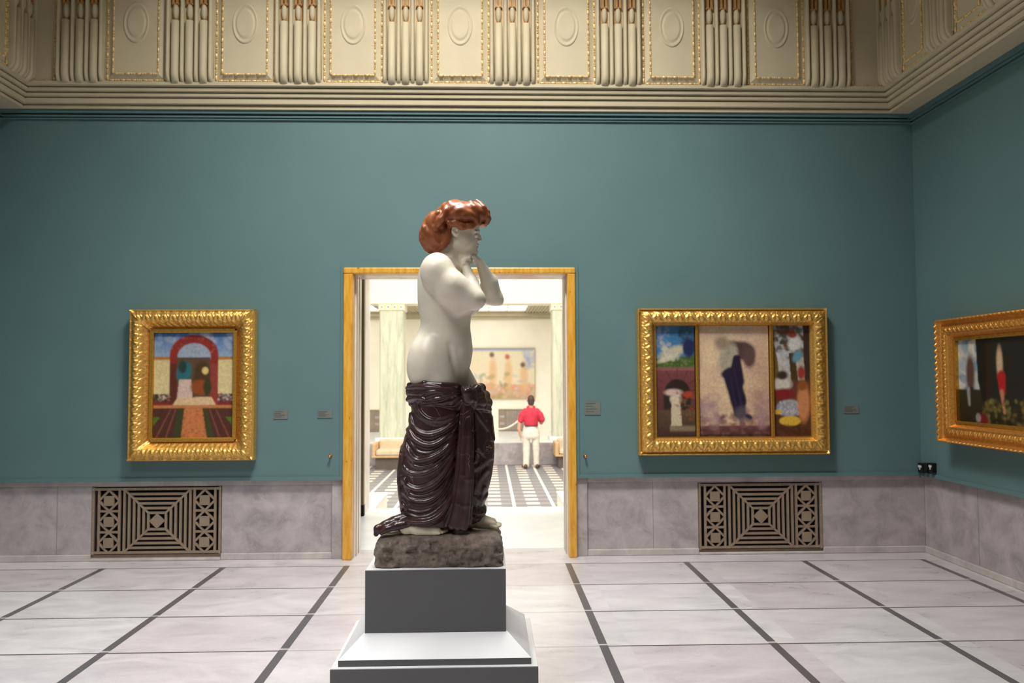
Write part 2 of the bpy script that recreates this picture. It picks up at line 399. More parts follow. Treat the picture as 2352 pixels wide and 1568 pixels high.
vs, fs = ring(prof[:NCOR]); o = mesh_obj('trim_7', vs, fs, 'stucco'); struct(o)
vs, fs = ring(prof[NCOR-1:]); fr = mesh_obj('trim_8', vs, fs, 'stucco'); struct(fr)
# unseen ceiling: well depth shapes laylight falloff, second well added for the fill lamp
x0, x1, y0, y1 = -4.14+.98, 3.71-.98, YF+.2+.98, 7.13-.98
wells = [(XC-1.5, XC+1.5, 2.95, 5.6), (-3.13, -1.6, -.5, 2.5)]
gxs = sorted({x0-.05, x1+.05} | {v for w_ in wells for v in w_[:2]}); gys = sorted({y0-.05, y1+.05} | {v for w_ in wells for v in w_[2:]})
m = MB()
for a, b in zip(gxs[:-1], gxs[1:]):
    for c, d in zip(gys[:-1], gys[1:]):
        if not any(w_[0]-.01 <= a and b <= w_[1]+.01 and w_[2]-.01 <= c and d <= w_[3]+.01 for w_ in wells): m.box((a, c, 5.92), (b, d, 6.2))
for (p, q, a, b) in wells:
    m.box((p-.1, a-.1, 6.2), (p, b+.1, 7.1)); m.box((q, a-.1, 6.2), (q+.1, b+.1, 7.1)); m.box((p, a-.1, 6.2), (q, a, 7.1)); m.box((p, b, 6.2), (q, b+.1, 7.1)); m.box((p-.1, a-.1, 7.1), (q+.1, b+.1, 7.2))
struct(m.build('ceiling', 'ceil'))

def bracket_mesh(w_):
    """fluted console: half-round ribs on a curved-foot profile; local x along wall, y towards the room (negative y), z up"""
    ribs = []; u = -w_/2
    tw, kw = w_*.085, w_*.165; gap = w_*.028
    x = -w_/2
    seqs = [tw, kw, tw, kw, tw, kw, tw]; tot = sum(seqs)+gap*6; x = -tot/2
    for i, s_ in enumerate(seqs): ribs.append((x, x+s_, i % 2 == 1)); x += s_+gap
    mb = MB()
    for a, b, thick in ribs:
        zs = []; top = 5.35
        z0 = 4.220 if thick else 4.230
        R0 = .10
        path = []
        for k in range(9):
            q = k/8*math.pi/2; path.append((z0+R0*.95*(1-math.cos(q)), math.sin(q)))
        segs = [(z0+R0*1.3, 1.), (4.775, 1.)] if thick else [(z0+R0*1.3, 1.), (4.9, 1.), (5.1, 1.02), (5.3, 1.3)]
        path += segs
        if thick: path += [(4.785, .72), (4.79, .45)]
        nu = 8; vs = []
        for (z, d) in path:
            for k in range(nu+1):
                q = math.pi*k/nu
                xx = (a+b)/2-(b-a)/2*math.cos(q)
                yy = -(.035+(.03 if thick else .022)*math.sin(q))*d*1.15-.0
                if k in (0, nu): yy = -.012*d
                vs.append((xx, yy, z))
        fs = [(i*(nu+1)+k, i*(nu+1)+k+1, (i+1)*(nu+1)+k+1, (i+1)*(nu+1)+k) for i in range(len(path)-1) for k in range(nu)]
        mb.add(vs, fs)
    # backing slab
    mb.box((-tot/2-.004, -.014, 4.28), (tot/2+.004, 0, 5.3))
    gl = MB(); tg = MB()
    for a, b, thick in ribs:
        if not thick: continue
        c = (a+b)/2; h = (b-a)/2
        gl.box((a, -.02, 4.79), (b, -.012, 4.93))
        for sgn in (-1, 1): gl.bar((c+sgn*h*.5, 4.93), (c+sgn*h*.5, 5.32), h*.62, -.05, -.012)
        gl.box((a, -.046, 4.925), (b, -.014, 4.94))
        tg.ball((c, -.022, 4.870), 1, (h*.80, .034, .080), 14, 10)
    return mb, gl, tg
def bead_chain(mb, p, q, out, r=.0108):
    p = np.array(p, float); q = np.array(q, float); L = np.linalg.norm(q-p); d = (q-p)/L
    per = .098; n = max(1, int(round(L/per))); per = L/n
    ax = 0 if abs(d[0]) > .5 else 2
    for k in range(n):
        o_ = p+d*per*k
        sz = [1, 1, 1]; sz[ax] = 2.5
        mb.ball(o_+d*per*.28, r, sz, 6, 4)
        for j in (.62, .76, .90):
            sz = [.9, .9, .9]; sz[ax] = .55; mb.ball(o_+d*per*j, r, sz, 6, 4)
def bay(loc, rz, bw, pw, panel=True, bracket=True, rowname=None):
    objs = []
    key = (round(bw, 3), round(pw, 3))
    if key not in BAY:
        mb, gl, tg = bracket_mesh(bw)
        br_ = mb.build('fluted_bracket', 'stucco', None, smooth=True); g_ = gl.build('gilded_flute', 'gold_flute', None); t_ = tg.build('tongue', 'stucco', None, smooth=True)
        hw = pw/2; ih = pw/2-.047
        pm = MB()    # raised panel with chamfered edge
        zb, zi, zt = 4.262, 4.305, 5.15
        pm.add([(-hw, 0, zb), (hw, 0, zb), (hw, 0, zt), (-hw, 0, zt), (-ih, -.028, zi), (ih, -.028, zi), (ih, -.028, zt), (-ih, -.028, zt)],
               [(0, 1, 5, 4), (1, 2, 6, 5), (3, 0, 4, 7), (4, 5, 6, 7)])
        p_ = pm.build('frieze_panel', 'stucco', None)
        me = MB(); nr = [(1., 0), (.965, .009), (.90, .009), (.82, .001), (.73, .001), (.68, .008), (.60, .0085), (.3, .006), (.0001, .005)]
        vs = []; SEG = 40
        for (rr, hh) in nr:
            for k in range(SEG):
                a = 2*math.pi*k/SEG; vs.append((rr*.112*math.cos(a), -.028-hh, 4.765+rr*.185*math.sin(a)))
        fs = [(i*SEG+k, i*SEG+(k+1) % SEG, (i+1)*SEG+(k+1) % SEG, (i+1)*SEG+k) for i in range(len(nr)-1) for k in range(SEG)]
        me.add(vs, fs); me_ = me.build('medallion', 'stucco', None, smooth=True)
        bo = MB(); bead_chain(bo, (-hw-.012, -.006, zb-.008), (-hw-.012, -.006, zt), 1); bead_chain(bo, (hw+.012, -.006, zb-.008), (hw+.012, -.006, zt), 1); bead_chain(bo, (-hw, -.006, zb-.008), (hw, -.006, zb-.008), 1)
        bead_chain(bo, (-ih, -.03, zi), (-ih, -.03, zt), 1); bead_chain(bo, (ih, -.03, zi), (ih, -.03, zt), 1); bead_chain(bo, (-ih, -.03, zi), (ih, -.03, zi), 1)
        b_ = bo.build('beading', 'gold_bead', None, smooth=True)
        BAY[key] = [br_, g_, t_, p_, me_, b_, False]
    br_, g_, t_, p_, me_, b_, used = BAY[key]
    def put(o, x, parent=None, first=False):
        c = o.copy(); C.objects.link(c)
        if parent: c.parent = parent; c.location = (0, 0, 0); c.rotation_euler = (0, 0, 0)
        else:
            c.parent = fr; ca, sa = math.cos(rz), math.sin(rz); c.location = (loc[0]+x*ca, loc[1]+x*sa, 0); c.rotation_euler = (0, 0, rz)
        return c
    if bracket: q = put(br_, 0); put(g_, 0, q); put(t_, 0, q)
    if panel: q = put(p_, bw/2+.01+.03+pw/2); put(me_, 0, q); put(b_, 0, q)
BAY = {}
S_ = .955
for k in range(8):
    bay((XC-3.5*S_+S_*k, 7.13-.085, 0), 0., .405, .487, panel=k < 7)
# right and left walls (narrower bays)
for k in range(7):
    bay((3.71-.085, 6.89-.765*k, 0), -math.pi/2, .33, .372)
    bay((-4.14+.085, 6.125-.765*k, 0), math.pi/2, .33, .372)
bay((-4.14+.085, 6.89, 0), math.pi/2, .33, .372, panel=False)
for k in BAY:
    for o in BAY[k][:6]: bpy.data.objects.remove(o)
# plain corner panels' bead edging
bo = MB()
for x in (XC-3.5*S_-.232, XC+3.5*S_+.232): bead_chain(bo, (x, 7.13-.091, 4.25), (x, 7.13-.091, 5.15), 1)
bead_chain(bo, (-4.04, 7.13-.091, 4.25), (XC-3.5*S_-.232, 7.13-.091, 4.25), 1, .007); bead_chain(bo, (XC+3.5*S_+.232, 7.13-.091, 4.25), (3.62, 7.13-.091, 4.25), 1, .007)
bo.build('beading', 'gold_bead', fr, smooth=True)

# ------------------------------------------------------------------ doorway
door = struct(MB().box((DL, YW-.035, 0), (OL, YW+.10, OT)).box((OR, YW-.035, 0), (DR, YW+.10, OT)).build('door_1', 'casing', bevel=.008))
MB().box((DL, YW-.04, OT), (DR, YW+.10, DT)).build('lintel', 'casing', door, bevel=.008)
MB().box((OL-.02, YW+.10, 0), (OL+.012, 7.6, OT)).box((OR-.012, YW+.10, 0), (OR+.02, 7.6, OT)).build('jamb', 'white_marble', door)
MB().box((OL, YW+.10, OT-.0), (OR, 7.6, OT+.03)).build('soffit', 'pink_marble', door)
m = MB()
for y in (7.33, 7.46):
    m.box((OL+.012, y, 0), (OL+.015, y+.012, OT)); m.box((OR-.015, y, 0), (OR-.012, y+.012, OT))
m.build('jamb_joint', 'bronze', door)
struct(MB().box((-3.2, 7.6, -.6), (2.7, 10.0, 0)).build('floor_landing', 'landing'))
m = MB(); m.box((-3.3, 7.6, 0), (-3.2, 9.5, 3.3)); m.box((2.7, 7.6, 0), (2.8, 9.5, 3.3)); m.box((-3.3, 7.6, 3.2), (2.8, 9.5, 3.3))
struct(m.build('wall_vestibule', 'white_marble'))
X2L, X2R = -1.475, .972
m = MB(); m.box((-3.3, 9.5, 0), (X2L, 10.0, 3.3)); m.box((X2R, 9.5, 0), (2.8, 10.0, 3.3)); m.box((X2L, 9.5, 2.95), (X2R, 10.0, 3.3))
o = struct(m.build('wall_passage', 'white_marble'))
d2 = struct(MB().box((-1.512, 9.44, .0), (-1.462, 9.52, 2.95)).box((.97, 9.44, 0), (1.02, 9.52, 2.95)).build('door_2', 'bronze', bevel=.004))
MB().box((-1.514, 9.437, .0), (-1.460, 9.523, .13)).box((.968, 9.437, 0), (1.022, 9.523, .13)).build('foot_plate', 'dark', d2)

# ------------------------------------------------------------------ hall beyond the doorway
ZC = -.55
struct(MB().box((-9, 9.5, ZC-.2), (9, 20, ZC)).build('floor_court', 'court'))
m = MB()
for k in range(3): m.box((-1.3, 10.0, ZC), (.8, 10.3+.33*(2-k), ZC+.1375*(k+1)))
struct(m.build('floor_steps', 'landing'))
struct(MB().box((-9, 20, ZC-.2), (9, 24.6, 0)).build('floor_gallery', 'landing'))
m = MB(); m.box((-9, 19.93, ZC), (9, 20.0, .0)); struct(m.build('trim_9', 'dado', bevel=.01))
m = MB(); m.box((-9.3, 9.7, ZC), (-9, 24.6, 7)); struct(m.build('wall_hall_left', 'cream'))
m = MB(); m.box((9, 9.7, ZC), (9.3, 24.6, 7)); struct(m.build('wall_hall_right', 'cream'))
m = MB(); m.box((-9, 9.7, ZC), (-3.25, 10.0, 7)); m.box((2.75, 9.7, ZC), (9, 10.0, 7)); m.box((-3.25, 9.7, 3.3), (2.75, 10.0, 7)); struct(m.build('wall_hall_front', 'cream'))
m = MB(); m.box((-9, 24.4, 0), (9, 24.7, 4.2)); o = struct(m.build('wall_hall_far', 'cream'))
m = MB(); m.box((-9, 24.28, 3.42), (9, 24.4, 3.52)); m.box((-9, 24.16, 3.5), (9, 24.4, 3.62)); m.build('cornice', 'stucco', o, bevel=.01)
# entablature above the columns
m = MB(); m.box((-9, 20.55, 3.545), (9, 21.25, 7.2)); struct(m.build('wall_entablature', 'cream'))
m = MB(); m.box((-9.3, 9.7, 6.9), (9.3, 20.6, 7.1)); struct(m.build('ceiling_hall', 'cream'))
# gallery ceiling with ribbed soffit and laylights
lay = [(XC-1.37, XC+1.37), (XC-1.37-4.35, XC-1.37-1.58), (XC+1.37+1.58, XC+1.37+4.35)]
edges = [-9.0] + sorted([e for l in lay for e in l]) + [9.0]
m = MB(); rb = MB()
for a, b in zip(edges[0::2], edges[1::2]):
    m.box((a, 21.2, 3.62), (b, 24.4, 3.9))
    for x in np.arange(a+.03, b-.03, .09): rb.box((x, 21.25, 3.60), (x+.045, 24.2, 3.62))
m.box((-9, 21.2, 3.9), (9, 24.4, 3.95)); m.box((-9, 24.0, 3.62), (9, 24.4, 3.9))
o = struct(m.build('ceiling_gallery', 'stucco')); rb.build('ceiling_rib', 'stucco', o)
for i, (a, b) in enumerate(lay):
    wn = struct(MB().box((a, 21.2, 3.66), (b, 24.0, 3.68)).build('window_%d' % (i+1), 'pane'))
    gb = MB()
    for x in np.linspace(a, b, 6)[1:-1]: gb.box((x-.012, 21.2, 3.645), (x+.012, 24.0, 3.66))
    for y in (22.1, 23.0): gb.box((a, y, 3.645), (b, y+.02, 3.66))
    gb.build('glazing_bar', 'stucco', wn)

# columns
def column(x, label):
    t = empty('column', (x, 20.9, 0))
    MB().box((-.40, -.40, 0), (.40, .40, .10)).build('base', 'landing', t, bevel=.01)
    w_ = .312
    m = MB(); N = 12; pts = []
    # square pier with rounded, softly fluted corners
    for (sx, sy) in ((1, 1), (-1, 1), (-1, -1), (1, -1)):
        for k in range(5):
            a = math.atan2(sy, sx)-math.pi/4+k*math.pi/8
            pts.append((sx*(w_-.05)+.05*math.cos(a), sy*(w_-.05)+.05*math.sin(a)))
    vs = [(p[0], p[1], z) for z in (.10, 3.37) for p in pts]; n = len(pts)
    m.add(vs, [(k, (k+1) % n, n+(k+1) % n, n+k) for k in range(n)]+[tuple(range(n))[::-1], tuple(range(n, 2*n))])
    m.build('shaft', 'column', t)
    cp = MB().box((-.335, -.335, 3.37), (.335, .335, 3.545)).build('capital', 'cream', t, bevel=.006)
    r = MB(); s_ = MB()
    for k in range(4):
        cx = -.2475+.165*k
        for (p, q) in (((cx-.07, 3.385), (cx+.07, 3.385)), ((cx-.07, 3.53), (cx+.07, 3.53)), ((cx-.07, 3.385), (cx-.07, 3.53)), ((cx+.07, 3.385), (cx+.07, 3.53))): s_.bar(p, q, .014, -.35, -.335)
        r.ball((cx, -.337, 3.457), .022, (1, .5, 1), 8, 6)
    s_.build('square_moulding', 'gold_bead', cp); r.build('rosette', 'bronze', cp)
    tag(t, label, 'column'); return t
column(-2.49, 'pale green veined marble pier behind the left beige bench in the far hall')
column(1.975, 'pale green veined marble pier at the right edge of the doorway, beside the person in red')

# ------------------------------------------------------------------ radiator grilles
SCREW = []
def grille(name, x0, x1, z0, z1, y, label, backing=True):
    t = empty(name, (x0, y, z0)); Wd, Hd = x1-x0, z1-z0
    fx = lambda u: (u-195)/(2040-195)*Wd
    fz = lambda v: (1225-v)/(1225-240)*Hd
    bw = 36/1845*Wd
    def B(mb, a, b, w_=bw, dy=0.): mb.bar((fx(a[0]), fz(a[1])), (fx(b[0]), fz(b[1])), w_, -.018+dy, .0+dy)
    f = MB()
    for a, b in (((195, 270), (2040, 270)), ((195, 1197), (2040, 1197)), ((213, 240), (213, 1225)), ((2022, 240), (2022, 1225))): B(f, a, b)
    f.build('frame', 'grille', t, bevel=.0015)
    for x in (293, 585, 655, 1595, 1655, 1952): v = MB(); B(v, (x, 275), (x, 1195), bw*.95, .001); v.build('upright', 'grille', t)
    c = MB()
    for k in range(1, 6):
        l, r_, tp, bt = 655+69*k, 1597-69.5*k, 275+69*k, 1197-67.5*k
        for a, b in (((l, tp), (r_, tp)), ((l, bt), (r_, bt)), ((l, tp), (l, bt)), ((r_, tp), (r_, bt))): B(c, a, b, bw*.95, .001)
    for a, b in (((662, 285), (1000, 620)), ((1590, 285), (1248, 620)), ((662, 1190), (1000, 860)), ((1590, 1190), (1248, 860))): B(c, a, b, bw*.8, -.002)
    c.build('nested_squares', 'grille', t)
    dm = MB(); cx, cz = fx(1124), fz(740); rr = fx(1245)-fx(1124)
    dm.add([(cx+rr*.92*math.cos(a), yy, cz+rr*.92*math.sin(a)) for yy in (-.024, 0) for a in (0, math.pi/2, math.pi, 1.5*math.pi)], [(0, 1, 2, 3), (7, 6, 5, 4), (0, 4, 5, 1), (1, 5, 6, 2), (2, 6, 7, 3), (3, 7, 4, 0)])
    dm.build('diamond', 'grille', t, bevel=.002)
    for (xa, xb) in ((293, 585), (1655, 1952)):
        lt = MB()
        xm = (xa+xb)/2
        for k in range(3):
            t0, t1 = 285+307*k, 285+307*(k+1); tm = (t0+t1)/2
            for a, b in (((xa, tm), (xm, t0)), ((xm, t0), (xb, tm)), ((xa, tm), (xm, t1)), ((xm, t1), (xb, tm))): B(lt, a, b, bw*.85, -.001)
            if k: B(lt, (xa, t0), (xb, t0), bw*.85, .001)
            s_ = 72; pl = MB(); pl.box((fx(xm-s_), -.026, fz(tm+s_+2)), (fx(xm+s_), -.002, fz(tm-s_+2))); pl.build('square_boss', 'grille', t, bevel=.003)
        lt.build('lattice', 'grille', t)
    def screw(x, z, yy, r):
        if not SCREW: SCREW.append(MB().ball((0, 0, 0), 1, (1, .6, 1), 6, 4).build('screw', 'screw', None).data); bpy.data.objects.remove(C.objects[-1])
        o = bpy.data.objects.new('screw', SCREW[0]); C.objects.link(o); o.parent = t; o.location = (x, yy, z); o.scale = (r, r, r)
    for x in (213, 293, 438, 585, 655, 808, 962, 1115, 1270, 1425, 1580, 1655, 1803, 1952, 2022):
        for z in (270, 1197): screw(fx(x), fz(z), -.019, .0055)
    for z in (420, 580, 735, 885, 1040):
        for x in (213, 2022): screw(fx(x), fz(z), -.019, .0055)
    for k in range(1, 6):
        for x in (655+69*k, 1597-69.5*k):
            for z in (275+69*k, 1197-67.5*k): screw(fx(x), fz(z), -.021, .005)
    MB().box((0, .0, -.03), (Wd, .13, -.004)).build('sill', 'grille', t)
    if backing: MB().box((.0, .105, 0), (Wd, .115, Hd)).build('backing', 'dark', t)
    tag(t, label, 'radiator grille', 'radiator grilles in the marble dado'); return t
grille('radiator_grille', g1[0]+.003, g1[1]-.003, gz[0], gz[1]-.003, YD+.012, 'taupe metal radiator grille of nested squares below the garden arch painting')
grille('radiator_grille', g2[0]+.003, g2[1]-.003, gz2[0], gz2[1]-.003, YD+.012, 'taupe metal radiator grille of nested squares below the three-panel painting')
def hall_grille(x0, x1, label):
    t = empty('hall_grille', (x0, 24.385, .01)); W_ = x1-x0
    f = MB()
    for a, b in (((0, .02), (W_, .02)), ((0, .64), (W_, .64)), ((.02, 0), (.02, .66)), ((W_-.02, 0), (W_-.02, .66)), ((.2, 0), (.2, .66)), ((W_-.2, 0), (W_-.2, .66))): f.bar(a, b, .03, -.03, .0)
    f.build('frame', 'grille', t)
    s_ = MB()
    for x in np.arange(.24, W_-.22, .05): s_.bar((x, .02), (x, .64), .022, -.025, -.003)
    for x in (.11, W_-.11):
        for z in (.12, .33, .54): s_.bar((x-.06, z), (x+.06, z), .12, -.025, -.003)
    s_.build('slat', 'grille', t); MB().box((0, -.002, 0), (W_, .012, .66)).build('backing', 'base_marble', t)
    tag(t, label, 'radiator grille', 'grilles on the far hall wall')
hall_grille(.31, 1.5, 'bronze wall grille on the far hall wall beside the person in red')
hall_grille(-4.4, -3.26, 'narrow glimpse of bronze wall grille on the far hall wall left of the marble pier')

# ------------------------------------------------------------------ paintings
class Canvas:
    def __init__(s, nx, nz, asp):
        u, v = np.meshgrid((np.arange(nx)+.5)/nx, (np.arange(nz)+.5)/nz); s.u, s.v = u, v   # v down
        s.c = np.zeros((nz, nx, 3)); s.asp = asp; s.rng = np.random.default_rng(nx*7+nz); s.nx, s.nz = nx, nz
    def col(s, rgb): return np.array(srgb(*rgb)[:3])
    def blend(s, mask, rgb): s.c = s.c*(1-mask[..., None])+s.col(rgb)*mask[..., None]
    def grad(s, v0, v1, a, b):
        t = np.clip((s.v-v0)/(v1-v0), 0, 1)[..., None]; m = ((s.v >= v0) & (s.v <= v1+.001))[..., None]
        s.c = np.where(m, s.col(a)*(1-t)+s.col(b)*t, s.c)
    def rect(s, u0, u1, v0, v1, rgb, soft=.006, a=1.):
        f = lambda x: np.clip(x/soft+.5, 0, 1)
        s.blend(a*f(s.u-u0)*f(u1-s.u)*f(s.v-v0)*f(v1-s.v), rgb)
    def ell(s, cu, cv, ru, rv, rgb, soft=.15, rot=0., a=1.):
        x = (s.u-cu)*s.asp; y = s.v-cv; c_, s_ = math.cos(rot), math.sin(rot); X = (x*c_+y*s_)/(ru*s.asp); Y = (-x*s_+y*c_)/rv
        d = np.sqrt(X*X+Y*Y); s.blend(a*np.clip((1-d)/soft+.5, 0, 1), rgb)
    def cap(s, p, q, r0, r1, rgb, soft=.2, a=1.):      # tapered stroke, radii in units of height
        ax, ay = p[0]*s.asp, p[1]; bx, by = q[0]*s.asp, q[1]; dx, dy = bx-ax, by-ay
        x, y = s.u*s.asp-ax, s.v-ay; h = np.clip((x*dx+y*dy)/(dx*dx+dy*dy), 0, 1); r = r0+(r1-r0)*h
        d = np.hypot(x-h*dx, y-h*dy)/r; s.blend(a*np.clip((1-d)/soft+.5, 0, 1), rgb)
    def poly(s, pts, rgb, a=1.):
        ins = np.zeros(s.u.shape, bool); n = len(pts)
        for i in range(n):
            (x0, y0), (x1, y1) = pts[i], pts[(i+1) % n]
            c_ = ((y0 > s.v) != (y1 > s.v)) & (s.u < (x1-x0)*(s.v-y0)/((y1-y0) or 1e-9)+x0); ins ^= c_
        s.blend(a*ins.astype(float), rgb)
    def dabs(s, n, u0, u1, v0, v1, cols, r=.012, a=.7, asp=1.):
        for _ in range(n):
            s.ell(s.rng.uniform(u0, u1), s.rng.uniform(v0, v1), r/s.asp*s.rng.uniform(.5, 1.4)*asp, r*s.rng.uniform(.5, 1.4), cols[s.rng.integers(len(cols))], .5, s.rng.uniform(0, 3), a)
    def build(s, x0, x1, z0, z1, y, parent, name='canvas'):
        nx, nz = s.nx, s.nz
        s.c *= (1+.10*(s.rng.random(s.u.shape)-.5))[..., None]
        for _ in range(2):
            p = np.pad(s.c, ((1, 1), (1, 1), (0, 0)), 'edge'); s.c = (p[1:-1, 1:-1]*2+p[:-2, 1:-1]+p[2:, 1:-1]+p[1:-1, :-2]+p[1:-1, 2:])/6
        xs = np.linspace(x0, x1, nx); zs = np.linspace(z1, z0, nz)
        vs = [(x, y, z) for z in zs for x in xs]
        fs = [(j*nx+i, (j+1)*nx+i, (j+1)*nx+i+1, j*nx+i+1) for j in range(nz-1) for i in range(nx-1)]
        b = len(vs); vs += [(x0, y+.02, z1), (x1, y+.02, z1), (x1, y+.02, z0), (x0, y+.02, z0)]
        tl, tr, br, bl = 0, nx-1, nz*nx-1, (nz-1)*nx
        fs += [(b, b+1, b+2, b+3), (tl, b, b+3, bl), (tr, br, b+2, b+1)]
        o = mesh_obj(name, vs, fs, 'paint', parent)
        at = o.data.color_attributes.new('paint', 'FLOAT_COLOR', 'POINT')
        c = np.ones((len(vs), 4)); c[:nx*nz, :3] = s.c.reshape(-1, 3); at.data.foreach_set('color', c.ravel())
        return o
def ornate_frame(parent, W_, H_, band, prof, orn, mat, y0=0., name='frame', nper=.006):
    """frame lying in the xz plane, centred on 0; prof(v)->depth for v 0..1 outside to inside; orn(s, v, L)->relief"""
    vs = []; fs = []; nv = 26
    corners = [(-W_/2, -H_/2), (-W_/2, H_/2), (W_/2, H_/2), (W_/2, -H_/2)]
    inn = [(-1, -1), (-1, 1), (1, 1), (1, -1)]
    for k in range(4):
        a, b = corners[k], corners[(k+1) % 4]; ia = inn[k]; ib = inn[(k+1) % 4]
        L = math.hypot(b[0]-a[0], b[1]-a[1]); nu = max(8, int(L/nper)); base = len(vs)
        v = np.linspace(0, 1, nv)[None, :]; s_ = np.linspace(0, 1, nu+1)[:, None]
        ax, az = a[0]-ia[0]*v*band, a[1]-ia[1]*v*band; bx, bz = b[0]-ib[0]*v*band, b[1]-ib[1]*v*band
        X = ax*(1-s_)+bx*s_; Z = az*(1-s_)+bz*s_
        sd = (X*0+v*band+(L-2*v*band)*s_)-L/2
        dep = prof(v)+orn(sd, v+0*sd, L)*np.clip((L/2-v*band-np.abs(sd))/.02, 0, 1)
        Y = y0-dep
        vs += [tuple(p) for p in np.stack([X, Y, Z], -1).reshape(-1, 3)]
        fs += [(base+i*nv+j, base+(i+1)*nv+j, base+(i+1)*nv+j+1, base+i*nv+j+1) for i in range(nu) for j in range(nv-1)]
        # outer and inner returns to the wall
        for j in (0, nv-1):
            b2 = len(vs)
            for i in range(nu+1): p = vs[base+i*nv+j]; vs.append((p[0], y0, p[2]))
            for i in range(nu): fs.append((base+i*nv+j, base+(i+1)*nv+j, b2+i+1, b2+i) if j else (base+(i+1)*nv+j, base+i*nv+j, b2+i, b2+i+1))
    return mesh_obj(name, vs, fs, mat, parent, smooth=True)
def palmette(s, v, per, vc, hv, A):
    k = np.round(s/per); q = (s/per-k)*2; y = (v-vc)/hv; flip = np.where(k % 2 == 0, 1., -1.)
    r = np.sqrt(q*q+y*y*.9); a = np.arctan2(y+.75*flip*0+.8, q)
    lobe = .55+.45*np.cos(a*9); env = np.clip(1.15-r, 0, 1)**.6
    return A*(env*lobe+.35*np.clip(1-r*3, 0, 1)+.25*np.sin(q*math.pi*2.5+y*6)*np.clip(1.2-np.abs(y), 0, 1)*np.clip(r-.5, 0, .6))-A*.25
def sst(x, a, b): t = np.clip((x-a)/(b-a), 0, 1); return t*t*(3-2*t)

